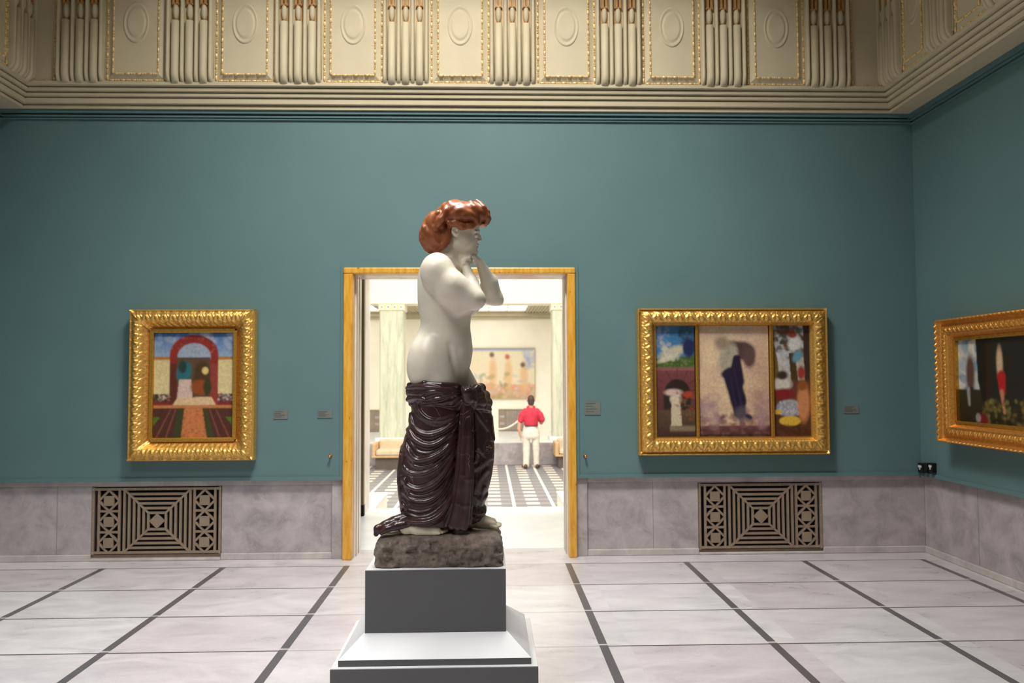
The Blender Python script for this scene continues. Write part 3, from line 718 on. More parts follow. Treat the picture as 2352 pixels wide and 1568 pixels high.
# --- painting on the left: sky, pale wall, brick-red arch and garden path
def painting_left():
    x0, x1, z0, z1 = -3.157, -2.062, .892, 2.222
    cx, cz = (x0+x1)/2, (z0+z1)/2; W_, H_ = x1-x0, z1-z0
    t = empty('painting', (cx, YW-.02, z0)); t2 = None
    band = .172
    def prof(v): return .075+.055*np.sin(np.clip(v/.75, 0, 1)*math.pi*.9)-.05*sst(v, .7, 1.)+.03*np.exp(-((v-.04)/.05)**2)
    def orn(s, v, L):
        return palmette(s, v, .078, .34, .24, .020)+palmette(s+.039, v, .078, .60, .14, .012)+.007*np.cos(s*2*math.pi/.055)*np.exp(-((v-.78)/.045)**2)+.004*np.cos(s*2*math.pi/.022)*np.exp(-((v-.9)/.04)**2)-.008
    f = ornate_frame(t, W_, H_, band, prof, orn, 'gold'); f.location = (0, 0, H_/2); f['label'] = 'wide gilded frame carved with leaves and beads'
    c = Canvas(130, 170, .696/.93)
    c.grad(0, .24, (52, 98, 160), (140, 160, 182)); c.grad(.24, .6, (206, 188, 138), (214, 196, 144)); c.grad(.58, .70, (60, 62, 28), (90, 46, 26)); c.grad(.70, 1.0, (74, 38, 26), (60, 28, 18))
    c.dabs(14, 0, 1, .02, .12, [(190, 198, 204), (160, 178, 200)], .03, .35, 2.)
    c.rect(0, 1, .232, .262, (164, 112, 48)); c.rect(0, .2, .66, .71, (126, 42, 30)); c.rect(.8, 1, .66, .71, (126, 42, 30))
    c.rect(.2, .8, .205, .70, (128, 40, 34)); c.ell(.5, .21, .30, .185, (136, 42, 34), .05)
    c.rect(.29, .70, .2, .66, (96, 74, 52)); c.ell(.5, .235, .205, .13, (148, 160, 176), .06); c.rect(.29, .70, .24, .66, (88, 68, 48))
    c.rect(.2, .29, .3, .68, (90, 42, 28)); c.rect(.70, .8, .3, .68, (140, 58, 48))
    c.dabs(70, .22, .78, .05, .2, [(150, 96, 90), (110, 50, 40), (170, 130, 120)], .008, .35)
    c.rect(.29, .70, .24, .25, (80, 60, 40))
    # plain upright bush shapes and pale stone steps inside the arch
    c.ell(.38, .38, .09, .10, (40, 104, 108), .4, .2); c.ell(.36, .33, .05, .06, (40, 58, 54), .4)
    c.poly([(.32, .45), (.47, .45), (.49, .66), (.29, .66)], (206, 176, 160)); c.ell(.60, .42, .10, .15, (74, 50, 26), .4); c.ell(.58, .52, .12, .07, (140, 72, 26), .4); c.ell(.64, .365, .04, .035, (212, 186, 120), .3); c.ell(.67, .52, .05, .08, (58, 56, 28), .3)
    c.poly([(.24, .69), (.30, .62), (.72, .61), (.78, .69)], (214, 180, 138))
    c.rect(0, 1, .69, .716, (190, 124, 74))
    c.poly([(.38, .716), (.61, .716), (.67, 1), (.35, 1)], (196, 118, 70)); c.poly([(0, .72), (.39, .72), (.34, 1), (0, 1)], (78, 44, 34)); c.poly([(.62, .72), (1, .72), (1, 1), (.68, 1)], (80, 44, 34))
    c.poly([(.30, .72), (.39, .72), (.345, 1), (.26, 1)], (58, 64, 28)); c.poly([(.61, .72), (.67, .72), (.76, 1), (.675, 1)], (62, 66, 30))
    c.poly([(0, .80), (.09, .80), (0, .89)], (84, 112, 28)); c.poly([(.90, .80), (1, .80), (1, .90)], (84, 112, 28))
    for (a, b) in (((.22, .73), (.04, 1)), ((.28, .73), (.16, 1)), ((.7, .73), (.83, 1)), ((.78, .73), (.95, 1))): c.cap(a, b, .004, .006, (150, 84, 70), .8, .8)
    c.dabs(60, 0, .2, .58, .65, [(210, 190, 180), (60, 70, 36), (170, 90, 90)], .008, .7); c.dabs(60, .8, 1, .58, .65, [(214, 196, 190), (60, 70, 36), (160, 96, 110)], .008, .7)
    c.dabs(160, 0, 1, .74, 1, [(70, 30, 24), (96, 52, 36), (50, 50, 24)], .008, .35)
    cv = c.build(-.352, .352, (z0-z0)+.195, .195+.935, .0-.03, t)
    s_ = MB()
    for a, b in (((-.365, .182), (.365, .182)), ((-.365, 1.143), (.365, 1.143)), ((-.365, .182), (-.365, 1.143)), ((.365, .182), (.365, 1.143))): s_.bar(a, b, .034, -.055, 0)
    s_.build('slip', 'gold_slip', t, bevel=.004)
    MB().box((-W_/2+.02, -.002, .02), (W_/2-.02, .02, H_-.02)).build('stretcher', 'dark', t)
    tag(t, 'upright gold-framed painting of a brick-red garden arch, left of the doorway', 'painting')
painting_left()

# --- painting on the right: three upright panels in one wide frame
def painting_three():
    x0, x1, z0, z1 = 1.345, 3.068, .908, 2.224
    cx = (x0+x1)/2; W_, H_ = x1-x0, z1-z0
    t = empty('triptych_painting', (cx, YW-.02, z0))
    def prof(v): return .06+.05*np.sin(np.clip(v, 0, 1)*math.pi*.75)-.04*sst(v, .8, 1.)+.03*np.exp(-((v-.05)/.05)**2)
    def orn(s, v, L):
        return palmette(s, v, .098, .46, .27, .019)-.02*np.exp(-((v-.12)/.03)**2)+.006*np.cos(s*2*math.pi/.028)*np.exp(-((v-.87)/.04)**2)
    f = ornate_frame(t, W_, H_, .150, prof, orn, 'gold'); f.location = (0, 0, H_/2); f['label'] = 'wide gilded frame carved with a row of leafy motifs'
    zb, zt = 1.068-z0, 2.07-z0; px = lambda x: x-cx
    a0, a1, b0, b1, c0, c1 = [px(v) for v in (1.511, 1.863, 1.908, 2.541, 2.59, 2.936)]
    # left panel: blue sky over a green bank, reddish vault below
    c = Canvas(80, 200, .352/1.0)
    c.grad(0, .30, (56, 112, 158), (70, 120, 160)); c.dabs(60, 0, .35, 0, .2, [(150, 150, 178), (90, 130, 170)], .014, .5); c.dabs(50, .6, 1, 0, .2, [(60, 76, 96), (40, 60, 80)], .018, .5)
    c.poly([(0, .34), (.3, .30), (.7, .28), (1, .27), (1, .40), (0, .38)], (72, 96, 44)); c.dabs(60, 0, 1, .3, .38, [(54, 80, 34), (120, 136, 80)], .010, .5)
    c.ell(.45, .24, .36, .045, (190, 182, 156), .7, -.35); c.ell(.30, .30, .28, .022, (196, 188, 164), .7, -.3); c.dabs(24, .1, .7, .16, .32, [(206, 200, 180), (180, 176, 160)], .016, .6, 1.6); c.ell(.86, .20, .16, .085, (34, 42, 84), .4)
    c.grad(.385, 1.0, (120, 66, 66), (66, 40, 36)); c.rect(0, 1, .375, .405, (140, 86, 86)); c.ell(.55, .62, .34, .14, (46, 32, 26), .1); c.rect(.2, .9, .62, .76, (46, 36, 28), .05)
    for k in range(7): a = math.pi*(k+.5)/7; c.cap((.55+.38*math.cos(a), .62-.15*math.sin(a)), (.55+.62*math.cos(a), .62-.23*math.sin(a)), .004, .006, (84, 42, 44), .5, .6)
    c.grad(.76, 1.0, (92, 72, 52), (64, 42, 40))
    c.poly([(.40, .66), (.62, .66), (.66, .90), (.38, .90)], (198, 184, 154)); c.ell(.51, .66, .15, .05, (206, 192, 164), .4); c.ell(.45, .60, .22, .03, (208, 178, 168), .6); c.ell(.82, .62, .12, .03, (176, 62, 40), .5); c.dabs(60, .5, 1, .6, .85, [(120, 92, 60), (90, 76, 50), (150, 70, 50)], .012, .5); c.rect(.35, 1, .90, .945, (134, 116, 92), .02)
    c.build(a0, a1, zb, zt, -.03, t)
    # middle panel: pale misty ground with one dark upright form
    c = Canvas(126, 200, .633/1.0)
    c.grad(0, 1, (206, 176, 150), (196, 160, 130)); c.ell(.35, .45, .35, .45, (226, 202, 160), .9, 0, .8); c.ell(.5, .05, .3, .12, (206, 196, 172), .8, 0, .7)
    c.dabs(160, 0, 1, 0, .85, [(214, 176, 150), (196, 160, 140), (224, 196, 160), (188, 144, 132)], .05, .18)
    c.grad(.9, 1.0, (110, 68, 66), (70, 40, 40)); c.dabs(140, 0, 1, .80, 1., [(110, 68, 70), (84, 52, 58), (150, 110, 110), (132, 86, 80)], .022, .45); c.dabs(30, 0, .25, .62, .9, [(150, 120, 130), (170, 140, 140)], .04, .3); c.dabs(30, .8, 1, .6, .9, [(160, 124, 124), (170, 140, 140)], .04, .3)
    c.ell(.64, .23, .17, .085, (86, 64, 62), .35, .25); c.ell(.72, .29, .09, .09, (98, 72, 68), .5); c.ell(.52, .19, .12, .05, (82, 60, 60), .5, .3)
    c.ell(.42, .30, .13, .15, (166, 158, 138), .5, .15); c.ell(.33, .16, .10, .06, (150, 130, 108), .8); c.dabs(14, .3, .55, .2, .4, [(150, 142, 122), (178, 170, 150)], .03, .5)
    c.cap((.54, .30), (.53, .50), .035, .075, (38, 28, 52), .3); c.cap((.46, .45), (.56, .68), .075, .070, (36, 26, 50), .25); c.cap((.55, .66), (.57, .78), .070, .055, (34, 24, 48), .3); c.ell(.40, .43, .09, .035, (40, 30, 54), .5, -.4); c.cap((.50, .38), (.60, .72), .006, .010, (58, 46, 76), .9, .6); c.cap((.44, .46), (.52, .74), .005, .008, (56, 44, 72), .9, .6)
    c.ell(.60, .80, .10, .07, (96, 84, 98), .8, 0, .8); c.ell(.7, .82, .06, .02, (50, 46, 72), .5, .5); c.rect(0, 1, .975, .992, (36, 26, 30), .01, .8)
    c.build(b0, b1, zb, zt, -.03, t)
    # right panel: tree trunks, pale sky, seated and standing colour shapes
    c = Canvas(80, 200, .346/1.0)
    c.grad(0, .5, (150, 156, 158), (190, 176, 160)); c.dabs(120, 0, 1, 0, .3, [(52, 44, 32), (72, 60, 44), (190, 196, 200), (60, 66, 44), (110, 60, 44)], .024, .75)
    c.dabs(40, .05, .5, .25, .55, [(200, 206, 214), (176, 168, 160)], .03, .4); c.poly([(0, .15), (.1, .3), (.18, .6), (0, .6)], (110, 86, 44)); c.poly([(.40, .25), (.56, .25), (.75, .9), (.52, .9)], (74, 56, 30)); c.poly([(.78, 0), (1, 0), (.95, .5), (.8, .5)], (56, 44, 36))
    c.grad(.62, 1.0, (96, 56, 34), (76, 44, 22)); c.rect(.3, 1, .5, .7, (104, 60, 44), .03)
    c.ell(.55, .16, .16, .07, (206, 206, 204), .5, .5); c.ell(.50, .085, .12, .03, (140, 60, 42), .5); c.ell(.63, .28, .11, .06, (96, 150, 166), .5, .6); c.ell(.72, .43, .10, .06, (150, 62, 48), .5)
    c.ell(.20, .53, .26, .055, (206, 198, 186), .5); c.ell(.22, .45, .14, .04, (60, 44, 36), .5); c.ell(.24, .62, .30, .05, (128, 34, 36), .5)
    c.ell(.40, .745, .34, .075, (166, 166, 174), .25); c.dabs(120, .1, .7, .69, .81, [(196, 196, 202), (126, 126, 140)], .008, .6); c.ell(.4, .86, .28, .045, (218, 178, 60), .15); c.ell(.08, .78, .12, .022, (214, 176, 66), .2)
    c.ell(.76, .70, .16, .17, (202, 136, 88), .5); c.ell(.74, .54, .13, .05, (140, 84, 40), .5)
    c.dabs(60, 0, 1, .9, 1, [(90, 50, 24), (110, 66, 30), (70, 40, 30)], .014, .4)
    c.build(c0, c1, zb, zt, -.03, t)
    s_ = MB(); e = .012
    for a, b in (((a0-.02, zb-e), (c1+.02, zb-e)), ((a0-.02, zt+e), (c1+.02, zt+e)), ((a0-e, zb), (a0-e, zt)), ((c1+e, zb), (c1+e, zt))): s_.bar(a, b, .026, -.05, 0)
    s_.build('slip', 'gold_slip', t)
    for (u, v) in ((a1, b0), (b1, c0)):
        MB().box((u+.008, -.055, zb-.01), (v-.008, 0, zt+.01)).build('mullion', 'gold_slip', t, bevel=.006)
    MB().box((-W_/2+.02, -.002, .02), (W_/2-.02, .02, H_-.02)).build('stretcher', 'dark', t)
    tag(t, 'wide gold-framed painting in three upright panels, right of the doorway', 'painting')
painting_three()

# --- painting on the right-hand wall
def painting_side():
    zt, zb = 2.08, 1.05; yl = 6.65; Wd = 1.95; H_ = zt-zb
    t = empty('painting', (XR-.02, yl-Wd/2, zb), -math.pi/2)
    def prof(v): return .10+.05*np.exp(-((v-.08)/.08)**2)+.02*sst(v, .3, .42)-.055*sst(v, .78, 1.)
    def orn(s, v, L):
        rope = .010*np.cos(s*2*math.pi/.052+v*20)*np.exp(-((v-.08)/.07)**2)
        scroll = palmette(s, v, .06, .55, .15, .016)
        dot = .004*np.cos(s*2*math.pi/.018)*np.exp(-((v-.3)/.03)**2)
        chan = -.012*np.exp(-((v-.38)/.02)**2)-.012*np.exp(-((v-.72)/.02)**2)
        return rope+scroll+dot+chan
    f = ornate_frame(t, Wd, H_, .165, prof, orn, 'gold2'); f.location = (0, 0, H_/2); f['label'] = 'deep orange-gold frame with rope edge and scroll band'
    c = Canvas(220, 110, 1.62/.7)
    c.grad(0, .62, (44, 108, 150), (90, 130, 150)); c.dabs(90, 0, .3, 0, .58, [(206, 204, 196), (180, 184, 184), (70, 120, 156), (214, 208, 196)], .07, .6, 1.4); c.grad(.6, 1., (50, 46, 24), (36, 28, 18))
    c.poly([(.155, 0), (.26, 0), (.26, .8), (.20, .75), (.165, .5)], (26, 24, 16)); c.poly([(.235, 0), (.275, 0), (.275, .8), (.225, .8)], (50, 30, 18)); c.rect(.26, .55, 0, .8, (34, 36, 30), .02); c.dabs(60, .55, 1, 0, .6, [(60, 90, 60), (40, 60, 40), (150, 150, 120)], .06, .6)
    c.ell(.105, .42, .035, .24, (92, 66, 54), .6); c.cap((.085, .6), (.09, .78), .03, .02, (150, 150, 140), .4); c.cap((.115, .6), (.12, .78), .03, .02, (44, 38, 34), .4)
    c.ell(.335, .3, .022, .18, (206, 176, 140), .6); c.cap((.345, .45), (.35, .62), .07, .05, (180, 30, 36), .4); c.cap((.345, .62), (.36, .85), .03, .02, (190, 130, 100), .4)
    c.dabs(120, .2, .6, .72, 1, [(96, 88, 40), (60, 52, 24), (130, 120, 60)], .03, .6); c.ell(.20, .95, .04, .08, (110, 22, 28), .5); c.ell(.16, .93, .02, .05, (150, 140, 140), .5)
    c.build(-Wd/2+.172, Wd/2-.172, .178, H_-.178, -.045, t)
    s_ = MB(); a, b = Wd/2-.165, .17
    for p, q in (((-a, b), (a, b)), ((-a, H_-b), (a, H_-b)), ((-a, b), (-a, H_-b)), ((a, b), (a, H_-b))): s_.bar(p, q, .03, -.075, 0)
    s_.build('slip', 'gold_slip', t, bevel=.004)
    MB().box((-Wd/2+.03, -.002, .03), (Wd/2-.03, .02, H_-.03)).build('stretcher', 'dark', t)
    tag(t, 'gold-framed painting on the right-hand wall, cut off by the photo edge', 'painting')
painting_side()

# --- mural in the far hall
def mural():
    t = empty('mural', (-.26, 24.36, .99))
    c = Canvas(170, 78, 3.36/1.53)
    c.grad(0, 1, (240, 228, 200), (232, 214, 186)); c.rect(0, 1, 0, .05, (150, 160, 200), .04); c.dabs(30, .9, 1, .05, .4, [(160, 176, 206), (200, 204, 214)], .05, .5)
    c.grad(.72, 1.0, (226, 170, 140), (190, 160, 120)); c.dabs(160, 0, 1, .70, 1, [(226, 150, 130), (216, 176, 130), (150, 150, 90), (190, 190, 170), (230, 200, 180)], .04, .5)
    for (x, hair, tp) in ((.62, (76, 46, 40), .1), (.76, (196, 62, 40), .14), (.90, (70, 48, 36), .30), (.35, (90, 56, 40), .1), (.15, (120, 60, 40), .2)):
        c.ell(x, .45+tp*.4, .035, .30, (228, 184, 132), .7, 0, .8); c.ell(x-.01, tp+.03, .022, .05, hair, .6, 0, .85)
    c.dabs(24, .3, .95, .5, .75, [(180, 190, 204), (214, 170, 130), (120, 140, 90)], .04, .5, 1.5)
    c.build(-1.68, 1.68, 0, 1.53, 0, t)
    MB().box((-1.70, -.012, -.02), (1.70, .0, 0)).box((-1.70, -.012, 1.53), (1.70, .0, 1.55)).box((-1.7, -.012, 0), (-1.68, 0, 1.53)).box((1.68, -.012, 0), (1.70, 0, 1.53)).build('edge_strip', 'stucco', t)
    tag(t, 'large pale painting of standing figures on the far hall wall, above the person in red', 'painting')
mural()

# ------------------------------------------------------------------ small things on the walls
def plaque(px, py, w_, h_, label):
    p = P(px, py, YW); t = empty('wall_label', (p[0], YW, p[2]-h_/2))
    MB().box((-w_/2, -.006, 0), (w_/2, 0, h_)).build('card', 'plaque', t)
    l = MB()
    for k, ww in enumerate((.7, .5, .82, .6)): l.box((-w_/2+.008, -.0068, h_*(.84-.2*k)-.002), (-w_/2+.008+w_*ww*.9, -.006, h_*(.84-.2*k)+.003))
    l.build('print', 'plaque_ink', t); tag(t, label, 'label', 'small wall labels beside the paintings')
plaque(645, 952, .125, .075, 'small grey wall label next to the garden arch painting, left one of the pair')
plaque(746, 951, .13, .065, 'small grey wall label close to the left side of the doorway casing')
plaque(1361, 937, .14, .12, 'larger grey wall label between the doorway and the three-panel painting')
plaque(1955, 940, .14, .07, 'small grey wall label right of the three-panel painting')
for px, side in ((759, 'left'), (1344, 'right')):
    p = P(px, 1047, YW); t = empty('rope_hook', (p[0], YW, p[2]))
    MB().lathe([(.017, 0), (.017, .004), (.008, .006), (.006, .03), (.010, .033)], 12, axis='y').build('stem', 'brass', t, smooth=True)
    MB().ball((0, -.038, 0), .013, seg=12, ring=8).build('knob', 'brass', t, smooth=True)
    tag(t, 'small brass rope hook on the teal wall just %s of the doorway' % side, 'hook', 'brass hooks beside the doorway')
def box_unit(px0, px1, label, white, cable=False):
    a = PX(px0, 1073, XR); b = PX(px1, 1074, XR); yy = (a[1]+b[1])/2; w_ = abs(a[1]-b[1]); z = a[2]-.045
    t = empty('sensor_box', (XR, yy, z), -math.pi/2)
    MB().box((-w_/2, -.045, 0), (w_/2, 0, .088)).build('housing', 'black', t, bevel=.006)
    if white:
        MB().box((-w_*.25, -.052, .050), (w_*.4, -.044, .068)).box((0, -.052, .03), (w_*.12, -.044, .05)).build('switch', 'white', t)
    if cable: MB().tube([(-w_*.5, -.02, .05), (-w_*.75, -.03, .03), (-w_*.85, -.02, -.01), (-w_*.8, -.01, -.05)], .004).build('cable', 'black', t)
    tag(t, label, 'sensor box', 'black boxes low in the corner')
box_unit(2119, 2129, 'black sensor box with white tip and cable, nearest the room corner', True, True)
box_unit(2132, 2140, 'plain black sensor box, middle of the three by the room corner', False)
box_unit(2144, 2152, 'black sensor box with white tab, farthest from the corner of the three', True)

# ------------------------------------------------------------------ pedestal
ped = empty('pedestal', (-.238, 3.86, 0))
def fr_(x0, x1, y0, y1, z): return [(x0, y0, z), (x1, y0, z), (x1, y1, z), (x0, y1, z)]
px_, py_ = -.238, 3.86
MB().box((-.683-px_, 3.51-py_, 0), (.213-px_, 4.20-py_, .355)).build('base_block', 'pedestal', ped, bevel=.0015)
MB().box((-.683-px_, 3.502-py_, 0), (.213-px_, 3.51-py_, .3535)).build('base_front_shade', 'pedestal_front_shade', ped)  # thin dark sheet standing in for shade on the front
sk = MB(); A = fr_(-.654-px_, .184-px_, 3.535-py_, 4.175-py_, .355); B_ = fr_(-.654-px_, .184-px_, 3.535-py_, 4.175-py_, .382); D_ = fr_(-.556-px_, .077-px_, 3.652-py_, 4.06-py_, .468)
sk.add(A+B_+D_, [(0, 1, 5, 4), (1, 2, 6, 5), (2, 3, 7, 6), (3, 0, 4, 7), (4, 5, 9, 8), (5, 6, 10, 9), (6, 7, 11, 10), (7, 4, 8, 11), (8, 9, 10, 11)])
sk.build('sloping_skirt', 'pedestal', ped)
MB().box((-.654-px_, 3.533-py_, .355), (.184-px_, 3.535-py_, .382)).build('skirt_lip_shade', 'grey_lip' if 'grey_lip' in MT else 'pedestal_front_shade', ped)
MB().box((-.556-px_, 3.652-py_, .40), (.077-px_, 4.06-py_, .7395)).build('upper_block', 'pedestal', ped, bevel=.0015)
MB().box((-.556-px_, 3.644-py_, .462), (.077-px_, 3.652-py_, .7395)).build('upper_front_shade', 'pedestal_front_shade', ped)
tag(ped, 'two-tier light grey pedestal with front faces darkened as shade and sloping skirt, under the statue', 'pedestal')

# ------------------------------------------------------------------ implicit surfaces meshed with surface nets
class Field:
    def __init__(s, lo, hi, h):
        s.lo = np.array(lo, float); s.h = h; n = np.ceil((np.array(hi)-s.lo)/h).astype(int)+1; s.n = n
        s.ax = [(s.lo[i]+h*np.arange(n[i])).astype(np.float32) for i in range(3)]
        s.f = np.full(tuple(n), 1.0, np.float32)
    def sl(s, lo, hi, m):
        r = []
        for i in range(3):
            a = int(np.clip((lo[i]-m-s.lo[i])/s.h, 0, s.n[i]-1)); b = int(np.clip((hi[i]+m-s.lo[i])/s.h+2, a+1, s.n[i])); r.append(slice(a, b))
        return tuple(r)
    def xyz(s, q): return s.ax[0][q[0]][:, None, None], s.ax[1][q[1]][None, :, None], s.ax[2][q[2]][None, None, :]
    def comb(s, q, d, k, mode):
        a = s.f[q]
        if mode == 'sub':
            d = -d; h = np.clip(.5-.5*(a-d)/max(k, 1e-5), 0, 1); s.f[q] = a+(d-a)*h+k*h*(1-h); return
        if k <= 0: s.f[q] = np.minimum(a, d)
        else: h = np.clip(.5+.5*(a-d)/k, 0, 1); s.f[q] = a+(d-a)*h-k*h*(1-h)
    def cap(s, a, b, ra, rb, k=.015, mode='add'):
        a = np.array(a, np.float32); b = np.array(b, np.float32); r = max(ra, rb)
        q = s.sl(np.minimum(a, b)-r, np.maximum(a, b)+r, k+3*s.h); x, y, z = s.xyz(q); d = b-a
        px_, py_, pz_ = x-a[0], y-a[1], z-a[2]; h = np.clip((px_*d[0]+py_*d[1]+pz_*d[2])/max(float(d@d), 1e-9), 0, 1)
        s.comb(q, np.sqrt((px_-h*d[0])**2+(py_-h*d[1])**2+(pz_-h*d[2])**2)-(ra+(rb-ra)*h), k, mode); return s
    def chain(s, pts, rs, k=.015):
        for i in range(len(pts)-1): s.cap(pts[i], pts[i+1], rs[i], rs[i+1], k)
        return s
    def ell(s, c, r, k=.015, rot=0., mode='add'):     # rot turns the ellipsoid in the xz plane
        c = np.array(c, np.float32); R = max(r[0], r[2])
        q = s.sl(c-np.array([R, r[1], R]), c+np.array([R, r[1], R]), k+3*s.h); x, y, z = s.xyz(q); x = x-c[0]; y = y-c[1]; z = z-c[2]
        ca, sa = math.cos(rot), math.sin(rot); X = x*ca+z*sa; Z = -x*sa+z*ca
        g = np.sqrt((X/r[0])**2+(y/r[1])**2+(Z/r[2])**2); g2 = np.sqrt((X/r[0]**2)**2+(y/r[1]**2)**2+(Z/r[2]**2)**2)
        s.comb(q, g*(g-1)/np.maximum(g2, 1e-6), k, mode); return s
    def loft(s, zs, xl, xr, b, cy, k=.0, p=2.0, disp=None):
        o = np.argsort(zs); zs, xl, xr, b, cy = [np.array(v, float)[o] for v in (zs, xl, xr, b, cy)]
        q = s.sl((xl.min(), (cy-b).min(), zs[0]), (xr.max(), (cy+b).max(), zs[-1]), .03+k); x, y, z = s.xyz(q)
        zz = z.ravel(); nb_ = max(1, int(.016/s.h)); ke = np.ones(2*nb_+1)/(2*nb_+1)
        sm = lambda v: np.convolve(np.pad(np.interp(zz, zs, v), nb_, 'edge'), ke, 'valid').astype(np.float32)[None, None, :]
        L, Rr, B, Cy = sm(xl), sm(xr), sm(b), sm(cy); A = (Rr-L)/2; cx = (L+Rr)/2
        rho = (np.abs((x-cx)/A)**p+np.abs((y-Cy)/B)**p)**(1/p)
        g2 = np.sqrt(((x-cx)/A**2)**2+((y-Cy)/B**2)**2)
        d = rho*(rho-1)/np.maximum(g2, 1e-4) if p == 2.0 else (rho-1)*np.minimum(A, B)
        over = np.maximum(zs[0]-z, z-zs[-1]); d = np.where(over > 0, np.maximum(d, 0)+0*d, d); d = np.maximum(d, over)
        if disp is not None: d = d-disp(x, y, z)
        s.comb(q, d.astype(np.float32), k, 'add'); return s
    def nets(s):
        f = s.f; f[0] = f[-1] = 1; f[:, 0] = f[:, -1] = 1; f[:, :, 0] = f[:, :, -1] = 1
        neg = f < 0; nx, ny, nz = f.shape
        cnt = np.zeros((nx-1, ny-1, nz-1), np.int8)
        for i in (0, 1):
            for j in (0, 1):
                for k in (0, 1): cnt += neg[i:nx-1+i, j:ny-1+j, k:nz-1+k]
        I, J, K = np.nonzero((cnt > 0) & (cnt < 8)); n = len(I); idx = np.full(cnt.shape, -1, np.int64); idx[I, J, K] = np.arange(n)
        acc = np.zeros((n, 3)); w_ = np.zeros(n); cs = [(i, j, k) for i in (0, 1) for j in (0, 1) for k in (0, 1)]
        for a in cs:
            for ax in range(3):
                if a[ax]: continue
                b = list(a); b[ax] = 1
                fa = f[I+a[0], J+a[1], K+a[2]]; fb = f[I+b[0], J+b[1], K+b[2]]; m = (fa < 0) != (fb < 0)
                t = np.where(m, fa/np.where(m, fa-fb, 1), 0); p = np.zeros((n, 3)); p[:] = a; p[:, ax] += t
                acc += p*m[:, None]; w_ += m
        V = (np.stack([I, J, K], 1)+acc/w_[:, None])*s.h+s.lo
        Q = []
        for ax in range(3):
            o1, o2 = [(1, 2), (2, 0), (0, 1)][ax]
            sa = [slice(None)]*3; sb = [slice(None)]*3; sa[ax] = slice(0, -1); sb[ax] = slice(1, None)
            na, nb = neg[tuple(sa)], neg[tuple(sb)]; E_ = np.stack(np.nonzero(na != nb), 1)
            if not len(E_): continue
            inside = na[E_[:, 0], E_[:, 1], E_[:, 2]]
            d1 = np.zeros(3, int); d1[o1] = 1; d2 = np.zeros(3, int); d2[o2] = 1
            g = lambda e: idx[e[:, 0], e[:, 1], e[:, 2]]
            q = np.stack([g(E_-d1-d2), g(E_-d2), g(E_), g(E_-d1)], 1); q[~inside] = q[~inside][:, ::-1]; Q.append(q)
        return V, np.concatenate(Q)
    def obj(s, name, mat, parent=None, smooth=1, offset=(0, 0, 0)):
        V, Q = s.nets()
        me = bpy.data.meshes.new(name); me.vertices.add(len(V)); me.vertices.foreach_set('co', (V-np.array(offset)).astype(np.float32).ravel())
        me.loops.add(len(Q)*4); me.loops.foreach_set('vertex_index', Q.ravel().astype(np.int32)); me.polygons.add(len(Q))
        me.polygons.foreach_set('loop_start', np.arange(0, len(Q)*4, 4, dtype=np.int32)); me.polygons.foreach_set('use_smooth', [True]*len(Q))
        me.update(calc_edges=True); me.validate(); me.materials.append(MT[mat]); o = bpy.data.objects.new(name, me); C.objects.link(o)
        if parent: o.parent = parent
        if smooth:
            m = o.modifiers.new('smooth', 'SMOOTH'); m.factor = .5; m.iterations = smooth
        return o
def vnoise(x, y, z, seed=0):
    rng = np.random.default_rng(seed); T = rng.random((32, 32, 32)).astype(np.float32)*2-1
    x, y, z = np.broadcast_arrays(x, y, z); xi, yi, zi = [np.floor(v).astype(int) for v in (x, y, z)]; xf, yf, zf = x-xi, y-yi, z-zi
    sx, sy, sz = [v*v*(3-2*v) for v in (xf, yf, zf)]; r = 0
    for i in (0, 1):
        for j in (0, 1):
            for k in (0, 1): r = r+T[(xi+i) % 32, (yi+j) % 32, (zi+k) % 32]*(sx if i else 1-sx)*(sy if j else 1-sy)*(sz if k else 1-sz)
    return r

# ------------------------------------------------------------------ the statue
YS = 3.86
def S(px, py, dy=0.): return P(px, py, YS+dy)
def lo_(rows):
    """rows of (photo y, left x, right x, half depth, centre depth) -> loft arrays"""
    zs, xl, xr, b, cy = [], [], [], [], []
    for (y, l, r, bb, c) in rows:
        p, q = S(l, y), S(r, y); zs.append(p[2]); xl.append(p[0]); xr.append(q[0]); b.append(bb); cy.append(YS+c)
    return zs, xl, xr, b, cy
st = empty('statue', (-.228, YS, .741)); OFF = (-.228, YS, .741)

# body of white marble: torso, head, arms in one surface
B = Field((-.50, YS-.26, 1.50), (.14, YS+.26, 2.47), .0032)
B.loft(*lo_([(598, 985, 1046, .10, .02), (612, 974, 1060, .145, .01), (640, 964, 1066, .160, .0), (665, 960, 1074, .155, 0), (690, 959, 1082, .145, 0), (715, 962, 1084, .135, 0), (735, 966, 1081, .127, 0), (750, 966, 1080, .125, 0), (768, 957, 1081.5, .132, 0), (785, 947, 1083, .142, 0), (805, 942, 1084, .15, .0), (825, 940, 1082, .155, .0), (845, 944, 1078, .155, .0), (865, 954, 1071, .15, .0), (885, 965, 1066, .14, .0), (905, 970, 1060, .13, 0)]), k=.0)
